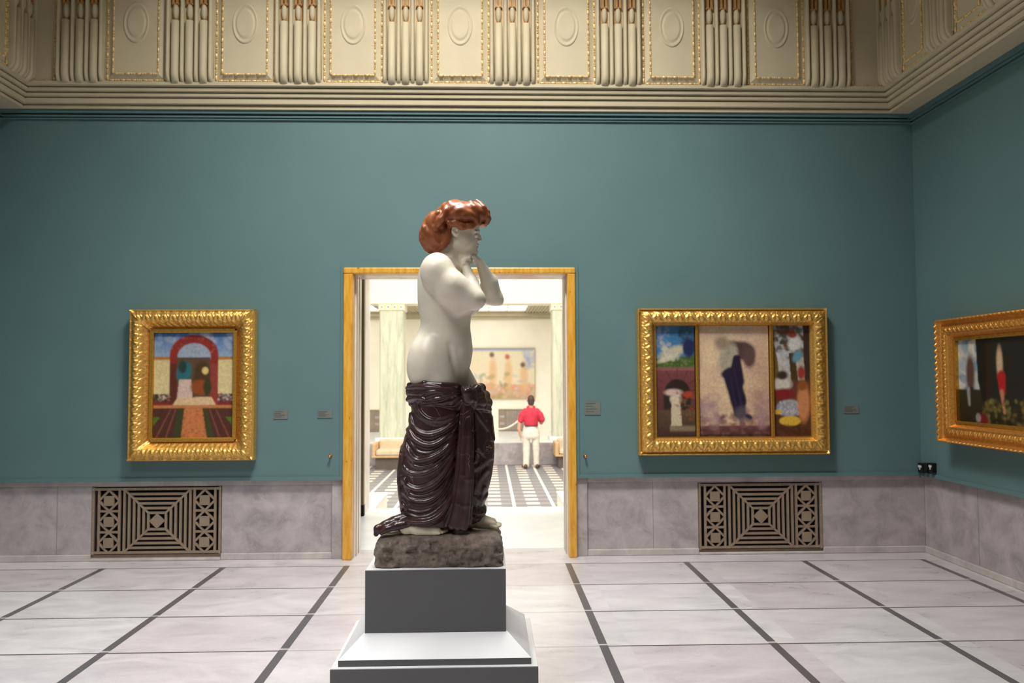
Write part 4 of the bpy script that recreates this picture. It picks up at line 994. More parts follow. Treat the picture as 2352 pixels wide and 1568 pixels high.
# hips and thighs
B.ell(S(989, 828, -.075), (.108, .112, .128), .022, .12)
B.ell(S(984, 852, -.075), (.098, .105, .10), .03)
B.ell(S(992, 830, .085), (.112, .10, .13), .04)
B.cap(S(1000, 846, -.085), S(1014, 925, -.09), .096, .088, .010)
B.cap(S(1030, 838, .09), S(1078, 925, .105), .085, .082, .010)
B.ell(S(1052, 818, -.01), (.062, .108, .098), .012)              # belly
B.cap(S(1050, 780, -.02), S(1052, 800, -.02), .055, .06, .03)
for pts in ([S(1034, 792, -.147), S(1041, 826, -.146), S(1050, 856, -.130), S(1060, 878, -.108)], [S(1084, 838, -.02), S(1075, 860, -.062), S(1063, 882, -.098)]):
    for a_, b_ in zip(pts[:-1], pts[1:]): B.cap(a_, b_, .006, .008, .022, 'sub')
# upper back, shoulder, breast
B.ell(S(1002, 640, .05), (.085, .12, .13), .04)
B.ell(S(1066, 690, -.06), (.062, .058, .062), .025); B.ell(S(1076, 697, .07), (.062, .060, .060), .025)
B.ell(S(1084, 703, .03), (.034, .05, .03), .02)
# near arm: shoulder, upper arm, elbow, forearm folded up to the chin
B.ell(S(1004, 622, -.135), (.074, .072, .086), .03)
B.cap(S(1006, 628, -.145), S(1040, 660, -.165), .076, .069, .03)
B.cap(S(1040, 660, -.165), S(1086, 687, -.165), .069, .052, .03)
B.cap(S(1030, 668, -.155), S(1058, 700, -.13), .055, .042, .03)
B.ell(S(1099, 690, -.158), (.026, .032, .030), .02)
B.cap(S(1092, 686, -.15), S(1082, 650, -.085), .044, .035, .02)
B.cap(S(1082, 650, -.085), S(1070.5, 612, -.045), .034, .0195, .012)
# far arm
B.ell(S(1038, 622, .13), (.066, .066, .07), .03)
B.cap(S(1045, 630, .13), S(1092, 667, .11), .058, .050, .02)
B.cap(S(1092, 667, .11), S(1133, 683, .085), .050, .040, .02)
B.ell(S(1146, 690, .082), (.024, .03, .026), .018)
B.cap(S(1134, 680, .08), S(1124, 648, .05), .042, .041, .015)
B.cap(S(1124, 648, .05), S(1104, 607, .01), .041, .022, .012)
# hands under the chin
B.cap(S(1103, 605, .008), S(1088, 593, -.006), .021, .019, .010)
B.ell(S(1087, 594, -.008), (.026, .030, .013), .010, -.25)
for i, (dy_, x2, y2, x3, y3) in enumerate(((-.034, 1066, 600, 1064, 610), (-.016, 1063, 601, 1061, 612), (.002, 1062, 601, 1061, 611), (.019, 1065, 600, 1064, 609))):
    B.chain([S(1080, 590.5, dy_), S(x2+4, 592.5, dy_-.002), S(x2, y2, dy_-.002), S(x3+1, y3, dy_+.002)], [.0092, .0088, .0080, .0066], .003)
B.chain([S(1090, 600, -.026), S(1080, 604, -.032), S(1073, 603, -.034)], [.010, .0085, .007], .004)
B.ell(S(1069.5, 606, -.042), (.018, .024, .022), .010)
for i, dy_ in enumerate((-.060, -.048, -.036, -.024)):
    B.chain([S(1066, 606-i*.7, dy_), S(1070, 595.5, dy_), S(1078, 593.5-(i % 2)*.5, dy_+.003), S(1080, 598, dy_+.004)], [.0088, .0084, .0078, .0064], .003)
# neck
B.cap(S(1022, 612, 0), S(1047, 565, 0), .058, .051, .035)
B.cap(S(1015, 600, 0), S(1036, 560, 0), .044, .040, .03)
B.cap(S(1045, 618, 0), S(1060, 592, 0), .040, .036, .025)
# head in profile
HD = Field((-.30, YS-.12, 2.13), (.02, YS+.12, 2.44), .0024)
HD.loft(*lo_([(474, 1040, 1078, .040, 0), (484, 1026, 1092, .062, 0), (500, 1018, 1099, .072, 0), (516, 1016, 1101, .074, 0), (527, 1018, 1101.5, .073, 0), (533, 1021, 1101.5, .071, 0), (539, 1024, 1098.2, .069, 0), (546, 1027, 1097.4, .067, 0), (557, 1031, 1096.6, .062, 0), (565, 1035, 1096, .057, 0), (572, 1041, 1094.6, .051, 0), (580, 1049, 1093.6, .044, 0), (586, 1058, 1089.5, .034, 0), (589.5, 1066, 1084, .024, 0)]))
HD.ell(S(1064, 553, -.046), (.045, .022, .036), .02); HD.ell(S(1064, 553, .046), (.045, .022, .036), .02)      # cheeks
HD.chain([S(1096.5, 536, 0), S(1100.5, 544, 0), S(1103.2, 551, 0)], [.0062, .0072, .0088], .008)                       # nose
HD.ell(S(1099.5, 552.5, -.0095), (.0085, .006, .0058), .005); HD.ell(S(1099.5, 552.5, .0095), (.0085, .006, .0058), .005)
HD.cap(S(1100, 531.5, -.016), S(1093.5, 531.5, -.046), .0055, .005, .010); HD.cap(S(1100, 531.5, .016), S(1093.5, 531.5, .046), .0055, .005, .010)
for sg in (-1, 1):
    HD.ell(S(1098.5, 541, .027*sg), (.017, .016, .0115), .010, mode='sub')
    HD.ell(S(1092.2, 541.2, .029*sg), (.0118, .0135, .0095), .002)
    HD.chain([S(1098.3, 541, .017*sg), S(1097.8, 538.2, .028*sg), S(1092.5, 540.5, .041*sg)], [.0022, .0028, .002], .003)
    HD.chain([S(1097.5, 543.5, .017*sg), S(1097, 544.3, .028*sg), S(1092, 542.5, .041*sg)], [.0018, .002, .0016], .003)
    # ear
    HD.ell(S(1045.5, 531, .072*sg), (.0185, .012, .0235), .005); HD.ell(S(1048.5, 531, .086*sg), (.0095, .009, .0125), .004, mode='sub')
    HD.chain([S(1051, 526, .077*sg), S(1046, 521.3, .080*sg), S(1040, 523.5, .081*sg), S(1038.8, 531, .080*sg), S(1042, 538, .077*sg), S(1046, 541.5, .074*sg)], [.0036, .0044, .0046, .0042, .004, .005], .003)
HD.cap(S(1096.6, 561.6, -.014), S(1098, 562, 0), .0036, .0048, .004); HD.cap(S(1096.6, 561.6, .014), S(1098, 562, 0), .0036, .0048, .004)
HD.cap(S(1095.4, 567.8, -.012), S(1096.6, 568, 0), .0036, .0052, .004); HD.cap(S(1095.4, 567.8, .012), S(1096.6, 568, 0), .0036, .0052, .004)
HD.cap(S(1098, 564.9, -.014), S(1100.5, 564.9, 0), .0006, .0010, .002, 'sub'); HD.cap(S(1098, 564.9, .014), S(1100.5, 564.9, 0), .0006, .0010, .002, 'sub')
HD.ell(S(1091, 578.5, 0), (.016, .018, .0145), .010)
HD.cap(S(1046, 560, -.050), S(1078, 584, -.024), .014, .013, .014); HD.cap(S(1046, 560, .050), S(1078, 584, .024), .014, .013, .014)
# resample the head into the body grid
def resample(src, dst, k):
    q = dst.sl(src.lo, src.lo+src.h*(src.n-1), 0); x, y, z = [a.ravel() for a in dst.xyz(q)]
    m = [(a >= src.lo[i]+src.h) & (a <= src.lo[i]+src.h*(src.n[i]-2)) for i, a in enumerate((x, y, z))]
    g = [(a[mm]-src.lo[i])/src.h for i, (a, mm) in enumerate(zip((x, y, z), m))]; i0 = [np.floor(v).astype(int) for v in g]; fr = [v-i for v, i in zip(g, i0)]
    r = 0
    for a in (0, 1):
        for b in (0, 1):
            for c in (0, 1):
                r = r+src.f[np.ix_(i0[0]+a, i0[1]+b, i0[2]+c)]*(fr[0] if a else 1-fr[0])[:, None, None]*(fr[1] if b else 1-fr[1])[None, :, None]*(fr[2] if c else 1-fr[2])[None, None, :]
    qq = tuple(slice(s_.start+int(np.argmax(mm)), s_.start+int(np.argmax(mm))+int(mm.sum())) for s_, mm in zip(q, m)); dst.comb(qq, r.astype(np.float32), k, 'add')
# neck into the head grid, then cut body into two resolutions joined as one mesh
resample(HD, B, .012)
body = B.obj('body', 'statue', st, 1, OFF); body['label'] = 'nude torso, head and arms in warm white marble'

# hair
Hh = Field((-.36, YS-.17, 2.15), (.06, YS+.17, 2.49), .0028)
Hh.ell(S(996, 545, 0), (.070, .090, .084), .0, .25)
Hh.ell(S(1005, 515, 0), (.070, .095, .066), .02, .5); Hh.ell(S(1012, 552, 0), (.048, .080, .05), .02)
Hh.ell(S(1062, 492, 0), (.112, .108, .060), .016, -.02); Hh.ell(S(1040, 492, 0), (.08, .112, .062), .016, .15); Hh.ell(S(1092, 492, 0), (.066, .095, .052), .014, -.3)
Hh.ell(S(1105, 497, 0), (.038, .08, .040), .012); Hh.ell(S(1060, 506, 0), (.086, .122, .036), .014); Hh.ell(S(1024, 545, 0), (.036, .080, .062), .012)
# waves, locks and the rolled fringe
for sg in (-1, 1):
    Hh.chain([S(1001, 522, .086*sg), S(1012, 504, .104*sg), S(1024, 486, .098*sg), S(1032, 470, .07*sg), S(1050, 464, .03*sg)], [.014, .017, .016, .016, .014], .010)
    Hh.chain([S(1004, 500, .080*sg), S(1008, 492, .082*sg)], [.020, .020], .008)
    Hh.chain([S(1018, 482, .060*sg), S(1024, 472, .045*sg)], [.018, .016], .008)
    Hh.chain([S(1033, 512, .094*sg), S(1046, 513, .094*sg), S(1060, 519, .088*sg), S(1076, 520, .082*sg), S(1094, 513, .072*sg)], [.016, .016, .020, .018, .014], .010)
    Hh.chain([S(1028, 498, .096*sg), S(1056, 486, .098*sg), S(1078, 492, .094*sg), S(1096, 506, .080*sg)], [.014, .022, .018, .012], .012)
    Hh.chain([S(1080, 466, .050*sg), S(1090, 478, .080*sg), S(1094, 500, .086*sg)], [.013, .017, .012], .009)
    Hh.chain([S(1096, 463, .035*sg), S(1110, 478, .058*sg), S(1119, 498, .050*sg), S(1117, 512, .040*sg)], [.013, .015, .013, .009], .008)
    Hh.chain([S(1104, 468, .010*sg), S(1118, 486, .024*sg), S(1123, 502, .020*sg), S(1120, 514, .016*sg)], [.013, .013, .010, .007], .006)
    Hh.chain([S(1032, 520, .074*sg), S(1029, 545, .072*sg), S(1020, 562, .066*sg), S(1004, 576, .05*sg)], [.012, .013, .013, .012], .014)
    Hh.chain([S(990, 502, .05*sg), S(975, 525, .06*sg), S(970, 550, .055*sg), S(980, 572, .04*sg)], [.010, .012, .012, .010], .014)
Hh.ell(S(1110, 518, 0), (.020, .05, .006), .004)
# open the hair over the face and ears
Hh.ell(S(1078, 566, 0), (.075, .16, .080), .008, 0, 'sub'); Hh.cap(S(1045.5, 532, -.16), S(1045.5, 532, .16), .018, .018, .008, 'sub')
Hh.cap(S(1096, 534, -.16), S(1096, 534, .16), .020, .020, .006, 'sub')
x, y, z = Hh.xyz(Hh.sl(Hh.lo, Hh.lo+10, 0))
u_ = (x+.14)*60+z*22; Hh.f += (.0016*np.sin(u_*2.2+np.sin(z*70)*1.2+np.abs(y-YS)*40)*np.clip((.03-np.abs(Hh.f))/.03, 0, 1)).astype(np.float32)
hair = Hh.obj('hair', 'hair', st, 1, OFF)

# drapery
fold = [  # (points in photo pixels, width px, height m)
    ([(955, 929), (962, 945), (978, 961), (1002, 967), (1027, 963), (1047, 951), (1060, 931)], 6, .012),
    ([(939, 950), (944, 975), (960, 992), (985, 998), (1015, 990), (1040, 972), (1063, 938)], 6, .013),
    ([(935, 985), (948, 1006), (970, 1020), (992, 1022), (1013, 1013), (1035, 998), (1050, 980), (1064, 945)], 6, .015),
    ([(930, 1025), (944, 1049), (961, 1058), (987, 1052), (1013, 1039), (1035, 1019), (1053, 993), (1068, 948)], 7, .017),
    ([(925, 1070), (935, 1083), (958, 1089), (985, 1083), (1012, 1065), (1036, 1040), (1056, 1006), (1069, 950)], 5, .010),
    ([(924, 1100), (933, 1115), (953, 1124), (974, 1122), (1000, 1109), (1024, 1085), (1042, 1052), (1057, 1012), (1070, 952)], 7, .016),
    ([(926, 1130), (944, 1147), (970, 1152), (996, 1144), (1020, 1120), (1042, 1083), (1058, 1041), (1071, 955)], 6, .013),
    ([(924, 1158), (940, 1172), (966, 1177), (994, 1168), (1020, 1145), (1044, 1105), (1061, 1055), (1073, 960)], 5, .010),
    ([(908, 1188), (930, 1197), (961, 1200), (992, 1195), (1018, 1176), (1042, 1138), (1059, 1086), (1067, 1045), (1075, 958)], 9, .026),
    ([(925, 985), (918, 1040), (915, 1090), (917, 1130), (922, 1170)], 5, .010), ([(934, 1000), (925, 1050), (921, 1090)], 4, .008),
    ([(950, 936), (956, 950), (975, 965), (1000, 975), (1028, 968), (1052, 948)], 3, .006), ([(930, 1040), (948, 1068), (975, 1072), (1005, 1060), (1034, 1030), (1056, 990)], 3, .006),
    ([(940, 1012), (958, 1036), (985, 1040), (1012, 1026), (1040, 1000), (1060, 965)], 3, .007), ([(928, 1116), (942, 1135), (968, 1140), (1000, 1128), (1026, 1100), (1048, 1060)], 3, .007), ([(926, 1146), (940, 1162), (968, 1166), (998, 1155), (1026, 1125), (1050, 1080)], 3, .006), ([(930, 1178), (960, 1188), (992, 1180), (1022, 1155), (1046, 1118)], 3.5, .008),
    ([(920, 1010), (914, 1060), (913, 1110)], 3, .007), ([(1100, 950), (1118, 975), (1128, 1010)], 4, .007), ([(1094, 1000), (1104, 1030), (1118, 1050), (1130, 1052)], 5, .006), ([(1090, 1090), (1098, 1125), (1094, 1165)], 5, .006), ([(1112, 1120), (1106, 1145), (1110, 1165)], 5, .006),
    ([(1071, 925), (1068, 1000), (1064, 1080), (1055, 1150), (1040, 1206)], 5, .020),
    ([(1076, 925), (1074, 1000), (1072, 1090), (1068, 1150), (1060, 1206)], 6, .026),
    ([(1081, 930), (1081, 1010), (1079, 1100), (1076, 1160), (1073, 1206)], 4.5, .018),
    ([(1086, 920), (1092, 960), (1095, 1020), (1092, 1060)], 4, .008),
    ([(1092, 925), (1104, 945), (1116, 965)], 5, .010), ([(1090, 940), (1104, 962), (1122, 985)], 4, .008),
    ([(1130, 960), (1131, 985), (1136, 1010)], 5, .008), ([(1118, 1080), (1100, 1105), (1092, 1130)], 6, .007), ([(1126, 1050), (1108, 1066), (1092, 1076)], 6, .006),
    ([(1084, 1176), (1098, 1180), (1118, 1176)], 8, .014), ([(1090, 1140), (1104, 1150), (1120, 1142)], 6, .006),
]
hx0, hy0, hx1, hy1 = 895, 868, 1150, 1220
gx, gy = np.meshgrid(np.arange(hx0, hx1+1), np.arange(hy0, hy1+1)); HM = np.zeros(gx.shape)
def segdist(pts):
    pts = np.array(pts, float)
    # resample smoothly (Catmull-Rom)
    P4 = np.vstack([2*pts[0]-pts[1], pts, 2*pts[-1]-pts[-2]]); out = []
    for i in range(1, len(P4)-2):
        for t in np.linspace(0, 1, 7)[:-1]:
            out.append(.5*((2*P4[i])+(-P4[i-1]+P4[i+1])*t+(2*P4[i-1]-5*P4[i]+4*P4[i+1]-P4[i+2])*t*t+(-P4[i-1]+3*P4[i]-3*P4[i+1]+P4[i+2])*t**3))
    out.append(pts[-1]); out = np.array(out); D = np.full(gx.shape, 1e9)
    for a, b in zip(out[:-1], out[1:]):
        d = b-a; h = np.clip(((gx-a[0])*d[0]+(gy-a[1])*d[1])/max(d@d, 1e-6), 0, 1); D = np.minimum(D, np.hypot(gx-a[0]-h*d[0], gy-a[1]-h*d[1]))
    return D
for pts, wd, ht in fold:
    D = segdist(pts); HM = np.maximum(HM, ht*np.exp(-(D/wd)**2*1.0)); HM -= .30*ht*np.exp(-((D-wd*1.9)/(wd*.6))**2)
belt = np.zeros(gx.shape)
for pts, wd, ht in [([(934, 890), (960, 886), (1000, 890), (1035, 892), (1056, 886)], 5, .012), ([(936, 903), (965, 905), (1000, 898), (1030, 902), (1058, 896)], 4.5, .010), ([(934, 918), (960, 914), (985, 920), (1015, 914), (1056, 904)], 5, .011), ([(940, 930), (970, 932), (1005, 928), (1035, 922), (1058, 912)], 4, .009), ([(980, 912), (1010, 904), (1040, 912)], 3, .007), ([(1010, 930), (1040, 934), (1060, 922)], 4, .010)]:
    D = segdist(pts); belt = np.maximum(belt, ht*np.exp(-(D/wd)**2)); belt -= .2*ht*np.exp(-((D-wd*1.8)/(wd*.5))**2)
def lookup(T):
    def f(x, y, z):
        x, y, z = np.broadcast_arrays(x, y, z); dx, dy, dz = x-CAM[0], np.where(y > YS, 2*YS-y, y)-CAM[1], z-CAM[2]
        dep = dx*F_[0]+dy*F_[1]+dz*F_[2]; u = PW/2+FPX*(dx*R_[0]+dy*R_[1]+dz*R_[2])/dep; v = PH/2-FPX*(dx*U_[0]+dy*U_[1]+dz*U_[2])/dep
        ui = np.clip(u-hx0, 0, hx1-hx0-1.001); vi = np.clip(v-hy0, 0, hy1-hy0-1.001); a, b = ui.astype(int), vi.astype(int); fu, fv = ui-a, vi-b
        return (T[b, a]*(1-fu)*(1-fv)+T[b, a+1]*fu*(1-fv)+T[b+1, a]*(1-fu)*fv+T[b+1, a+1]*fu*fv).astype(np.float32)
    return f
Dd = Field((-.58, YS-.25, .86), (.12, YS+.25, 1.64), .0034)
g_ = lookup(HM); gb_ = lookup(belt)
Dd.loft(*lo_([(918, 944, 1075, .135, -.04), (945, 948, 1072, .140, -.045), (970, 944, 1070, .140, -.045), (1000, 933, 1069, .138, -.05), (1030, 925, 1068, .134, -.05), (1060, 919, 1066, .130, -.05), (1100, 917, 1062, .124, -.05), (1130, 920, 1058, .118, -.05), (1160, 925, 1056, .112, -.05), (1185, 922, 1054, .110, -.05), (1204, 916, 1050, .108, -.05), (1212, 916, 1050, .106, -.05)]), k=.0, disp=g_)
Dd.loft(*lo_([(900, 1010, 1116, .13, .045), (930, 1000, 1127, .13, .045), (960, 1000, 1131, .125, .045), (990, 1000, 1133, .12, .045), (1030, 1000, 1136, .118, .04), (1060, 1005, 1135, .115, .04), (1090, 1010, 1131, .112, .04), (1110, 1015, 1127, .11, .04), (1140, 1020, 1119, .105, .04), (1160, 1025, 1114, .10, .04), (1176, 1030, 1111, .10, .04), (1190, 1035, 1114, .10, .04), (1200, 1035, 1108, .095, .04)]), k=.016, disp=g_)
# hanging folds at the centre
for pts, rs in (([S(1062, 925, -.150), S(1058, 1000, -.150), S(1050, 1090, -.145), S(1040, 1155, -.142), S(1024, 1206, -.136)], [.010, .012, .013, .014, .012]),
                ([S(1067, 915, -.160), S(1065, 1000, -.166), S(1060, 1090, -.160), S(1050, 1155, -.156), S(1038, 1208, -.150)], [.011, .013, .014, .016, .017]),
                ([S(1073, 920, -.156), S(1072, 1000, -.158), S(1069, 1100, -.152), S(1061, 1160, -.148), S(1052, 1210, -.146)], [.010, .012, .014, .017, .019]),
                ([S(1077, 920, -.150), S(1078, 1000, -.160), S(1077, 1100, -.156), S(1072, 1160, -.146), S(1066, 1210, -.140)], [.010, .012, .015, .018, .021]),
                ([S(1082, 930, -.130), S(1084, 1010, -.134), S(1083, 1100, -.128), S(1080, 1160, -.120), S(1077, 1204, -.115)], [.009, .010, .011, .012, .013])):
    Dd.chain(pts, rs, .004)
# rolled band round the hips
Dd.loft(*lo_([(878, 946, 1050, .155, -.015), (884, 938, 1062, .178, -.015), (892, 935, 1075, .185, -.015), (910, 936, 1090, .182, -.015), (924, 938, 1100, .172, -.015), (934, 947, 1100, .155, -.015), (938, 952, 1098, .145, -.015)]), k=.006, disp=gb_)
for pts, rs in (([S(1075, 915, -.170), S(1072, 900, -.178), S(1066, 893, -.172)], [.026, .026, .018]), ([S(1088, 918, -.155), S(1086, 900, -.155), S(1078, 889, -.15)], [.020, .018, .012]),
                ([S(1085, 900, -.13), S(1095, 893, -.10), S(1104, 891, -.03), S(1100, 891, .08)], [.020, .022, .024, .026]), ([S(1086, 912, -.135), S(1102, 907, -.09), S(1113, 909, -.01), S(1110, 908, .08)], [.020, .024, .026, .026]),
                ([S(1088, 924, -.13), S(1106, 922, -.085), S(1119, 924, 0), S(1117, 924, .08)], [.020, .024, .026, .026]), ([S(1094, 935, -.12), S(1110, 936, -.07), S(1122, 940, .0)], [.014, .016, .016])):
    Dd.chain(pts, rs, .007)
for pts, r_ in (([(940, 884), (975, 880), (1015, 884), (1050, 885), (1064, 892)], .013), ([(938, 898), (960, 896), (1000, 905), (1035, 897), (1062, 900)], .014), ([(939, 916), (965, 920), (1000, 914), (1035, 922), (1062, 908)], .014)):
    q = []
    for (a, b) in pts:
        cx_ = 1010; hw = 76; t_ = np.clip((a-cx_)/hw, -1, 1); q.append(S(a, b, -.015-.168*math.sqrt(max(0, 1-t_*t_))))
    Dd.chain(q, [r_]*len(q), .006)
# lifted hem over the far foot
p = S(1098, 1194, 0)
Dd.ell((S(1112, 1206, 0)[0], YS+.02, .895), (.075, .105, .026), .006, 0, 'sub')
Dd.ell((S(985, 1215, -.14)[0], YS-.150, .888), (.105, .085, .026), .008, 0, 'sub')
# trailing end of cloth over the stone
for pts, rs in (([S(935, 1188, -.10), S(908, 1198, -.12), S(885, 1206, -.135), S(868, 1214, -.145), S(864, 1226, -.150)], [.026, .024, .020, .018, .012]), ([S(935, 1196, -.06), S(905, 1204, -.07), S(880, 1209, -.08), S(868, 1216, -.09)], [.028, .022, .020, .016]), ([S(935, 1203, -.14), S(910, 1208, -.152), S(888, 1215, -.155), S(876, 1224, -.158)], [.022, .018, .014, .010]), ([S(930, 1190, 0), S(905, 1197, 0), S(890, 1200, .0)], [.03, .024, .018])):
    Dd.chain(pts, rs, .008)
q = Dd.sl(Dd.lo, Dd.lo+10, 0); x, y, z = Dd.xyz(q)
Dd.f += (.0014*vnoise(x*30, y*30, z*18, 3)).astype(np.float32)
dr = Dd.obj('drapery', 'drape', st, 1, OFF); dr['label'] = 'dark purple-brown polished stone cloth knotted at the hip'

# feet
def foot(name, pts):
    Fo = Field((pts['lo'][0], pts['lo'][1], .86), (pts['hi'][0], pts['hi'][1], 1.0), .0028); hz = .886
    for a, b, ra, rb in pts['c']: Fo.cap((a[0], a[1], hz+a[2]), (b[0], b[1], hz+b[2]), ra, rb, .012)
    for a, b, ra, rb in pts['t']: Fo.cap((a[0], a[1], hz+a[2]), (b[0], b[1], hz+b[2]), ra, rb, .003)
    q = Fo.sl(Fo.lo, Fo.lo+10, 0); x, y, z = Fo.xyz(q); Fo.f = np.maximum(Fo.f, (hz-.006-z)+0*Fo.f)
    return Fo.obj(name, 'foot', st, 1, OFF)
xa = S(935, 1212, -.10)[0]; xb = S(1004, 1212, -.10)[0]; yn = YS-.125
foot('foot', {'lo': (xa-.06, yn-.08), 'hi': (xb+.10, yn+.10), 'c': [((xa, yn, .026), (xa+.07, yn, .034), .032, .030), ((xa+.05, yn-.008, .020), (xb, yn-.018, .015), .030, .020), ((xa+.05, yn+.012, .028), (xb, yn+.022, .020), .030, .022), ((xa+.03, yn+.01, .05), (xb-.04, yn+.012, .026), .02, .018)],
     't': [((xb-.005, yn+.034, .016), (xb+.046, yn+.036, .010), .0125, .0120), ((xb-.002, yn+.015, .014), (xb+.044, yn+.016, .009), .0095, .0088), ((xb-.004, yn-.001, .013), (xb+.036, yn-.001, .008), .009, .0084), ((xb-.006, yn-.017, .012), (xb+.026, yn-.018, .008), .0088, .0080), ((xb-.012, yn-.032, .011), (xb+.012, yn-.034, .007), .0085, .0078)]})
xa = S(1082, 1200, .02)[0]; xb = S(1131, 1205, .02)[0]; yn = YS+.015
foot('foot', {'lo': (xa-.06, yn-.08), 'hi': (xb+.10, yn+.10), 'c': [((xa-.01, yn, .026), (xa+.04, yn, .040), .034, .032), ((xa+.04, yn-.006, .024), (xb, yn-.016, .014), .030, .020), ((xa+.03, yn+.012, .036), (xb, yn+.02, .020), .030, .021)],
     't': [((xb-.005, yn+.032, .014), (xb+.034, yn+.034, .006), .0125, .0115), ((xb-.002, yn+.014, .012), (xb+.036, yn+.015, .005), .0095, .0088), ((xb-.002, yn-.002, .012), (xb+.032, yn-.002, .005), .009, .0084), ((xb-.004, yn-.017, .011), (xb+.026, yn-.018, .005), .0088, .0080), ((xb-.008, yn-.031, .010), (xb+.016, yn-.033, .004), .0085, .0078)]})

# rock base
Rk = Field((-.56, YS-.24, .735), (.11, YS+.24, .92), .0038)
q = Rk.sl(Rk.lo, Rk.lo+10, 0); x, y, z = Rk.xyz(q)
cx_, hx_ = -.229, .292; hy_ = .180; tx = x-cx_
top = .872+.010*np.exp(-((tx+.05)/.2)**2)
dx_ = np.abs(tx)-(hx_-.035-.012*np.clip((z-.8)/.1, 0, 1)); dy_ = np.abs(y-3.862)-(hy_-.04); dz_ = (z-.80)-(top-.80-.03)
dd = np.sqrt(np.maximum(dx_, 0)**2+np.maximum(dy_, 0)**2+np.maximum(dz_, 0)**2)+np.minimum(np.maximum(np.maximum(dx_, dy_), dz_), 0)-.035
nz = .006*vnoise(x*11, y*11, z*14, 5)+.006*(1-2*np.abs(vnoise(x*20, y*20, z*26, 6)))-.003+.004*vnoise(x*60, y*60, z*60, 7)+.002*vnoise(x*110, y*110, z*110, 8)
nz = nz*np.clip((top+.012-z)/.06, .25, 1)*1.35
# long undercut hollows across the front
nz = nz-.010*np.exp(-((z-.79-.02*np.sin(x*14))/.018)**2)*np.exp(-((x+.40)/.12)**2)+.008*np.exp(-((z-.83)/.02)**2)*np.exp(-((x+.05)/.1)**2)
Rk.f = np.maximum(dd-nz, .7405-z).astype(np.float32)
Rk.obj('stone_base', 'rock', st, 0, OFF)
tag(st, 'marble statue of a half-draped woman with red-brown hair and dark cloth, on the grey pedestal', 'statue')


# ------------------------------------------------------------------ visitor and furniture in the hall
HY = 19.2
def H(px, py, dy=0.): return P(px, py, HY+dy)
pe = empty('person', (1.03, HY, ZC)); PO = (1.03, HY, ZC)
xh = P(1220, 1000, HY)[0]
def Z(py): return P(1220, py, HY)[2]
X_ = lambda px: P(px, 1000, HY)[0]
# body: head, neck, arms, hands in skin
Bd = Field((.6, HY-.3, .0), (1.45, HY+.35, 1.24), .011)
Bd.ell((X_(1220), HY, Z(919)), (.077, .095, .112), .0); Bd.ell((X_(1220), HY+.02, Z(926)), (.066, .08, .07), .02)
Bd.ell((X_(1211), HY, Z(920)), (.012, .02, .032), .01); Bd.ell((X_(1229), HY, Z(920)), (.012, .02, .032), .01)
Bd.ell((X_(1220), HY+.10, Z(921)), (.014, .02, .02), .01)
Bd.cap((X_(1220), HY-.005, Z(926)), (X_(1220), HY, Z(938)), .056, .062, .02)
Bd.chain([(X_(1194), HY-.02, Z(964)), (X_(1192), HY-.03, Z(985)), (X_(1195), HY-.01, Z(1000))], [.048, .038, .028], .01)
for i in range(4): Bd.chain([(X_(1195)+.0, HY-.03+.018*i, Z(999)), (X_(1196), HY-.03+.018*i, Z(1006)), (X_(1196)+.008, HY-.03+.018*i, Z(1011)-.01*(i % 2))], [.012, .011, .009], .004)
Bd.chain([(X_(1195)+.02, HY+.02, Z(1000)), (X_(1197)+.012, HY+.04, Z(1005))], [.011, .009], .004)
Bd.chain([(X_(1246), HY-.01, Z(966)), (X_(1244), HY+.10, Z(972)), (X_(1236), HY+.22, Z(962))], [.046, .038, .028], .01)
for i in range(4): Bd.chain([(X_(1235), HY+.23, Z(962)+.02-.016*i), (X_(1231), HY+.25, Z(960)+.02-.016*i), (X_(1228), HY+.24, Z(960)+.02-.016*i)], [.012, .011, .009], .004)
Bd.obj('body', 'skin', pe, 1, PO)
hf = Field((.85, HY-.2, .95), (1.2, HY+.2, 1.26), .010)
hf.ell((X_(1220), HY-.012, Z(918)), (.087, .102, .118), 0); hf.ell((X_(1220), HY+.095, Z(928)), (.09, .08, .09), .01, 0, 'sub'); hf.ell((X_(1220), HY-.03, Z(925)), (.074, .08, .075), .02)
hf.obj('hair', 'brown_hair', pe, 1, PO)
Sh = Field((.6, HY-.3, .1), (1.45, HY+.3, 1.0), .011)
zr = [936, 941, 946, 952, 960, 968, 974, 978]
Sh.loft([Z(v) for v in zr], [X_(v) for v in (1213, 1206, 1203, 1201, 1202, 1204, 1204, 1205)], [X_(v) for v in (1227, 1234, 1238, 1239, 1237, 1236, 1236, 1235)], [.06, .10, .12, .13, .135, .14, .14, .135], [HY]*8)
Sh.chain([(X_(1207), HY, Z(943)), (X_(1199), HY-.01, Z(953)), (X_(1196), HY-.02, Z(965))], [.065, .070, .070], .025)
Sh.chain([(X_(1233), HY, Z(943)), (X_(1241), HY-.01, Z(953)), (X_(1245), HY-.01, Z(963))], [.065, .070, .070], .025)
Sh.cap((X_(1214), HY, Z(935)), (X_(1226), HY, Z(935)), .045, .045, .02)
Sh.f += (.006*vnoise(Sh.ax[0][:, None, None]*9, Sh.ax[1][None, :, None]*9, Sh.ax[2][None, None, :]*6, 9)).astype(np.float32)
Sh.obj('polo_shirt', 'red_cloth', pe, 1, PO)
Tr = Field((.65, HY-.3, ZC), (1.4, HY+.35, .55), .011)
Tr.loft([Z(v) for v in (974, 980, 990, 1002, 1008)], [X_(v) for v in (1205, 1203, 1200, 1200, 1203)], [X_(v) for v in (1235, 1236, 1240, 1240, 1237)], [.12, .135, .145, .14, .11], [HY]*5)
Tr.chain([(X_(1209), HY, Z(1000)), (X_(1209), HY+.01, Z(1030)), (X_(1208), HY-.02, Z(1068))], [.098, .082, .070], .02)
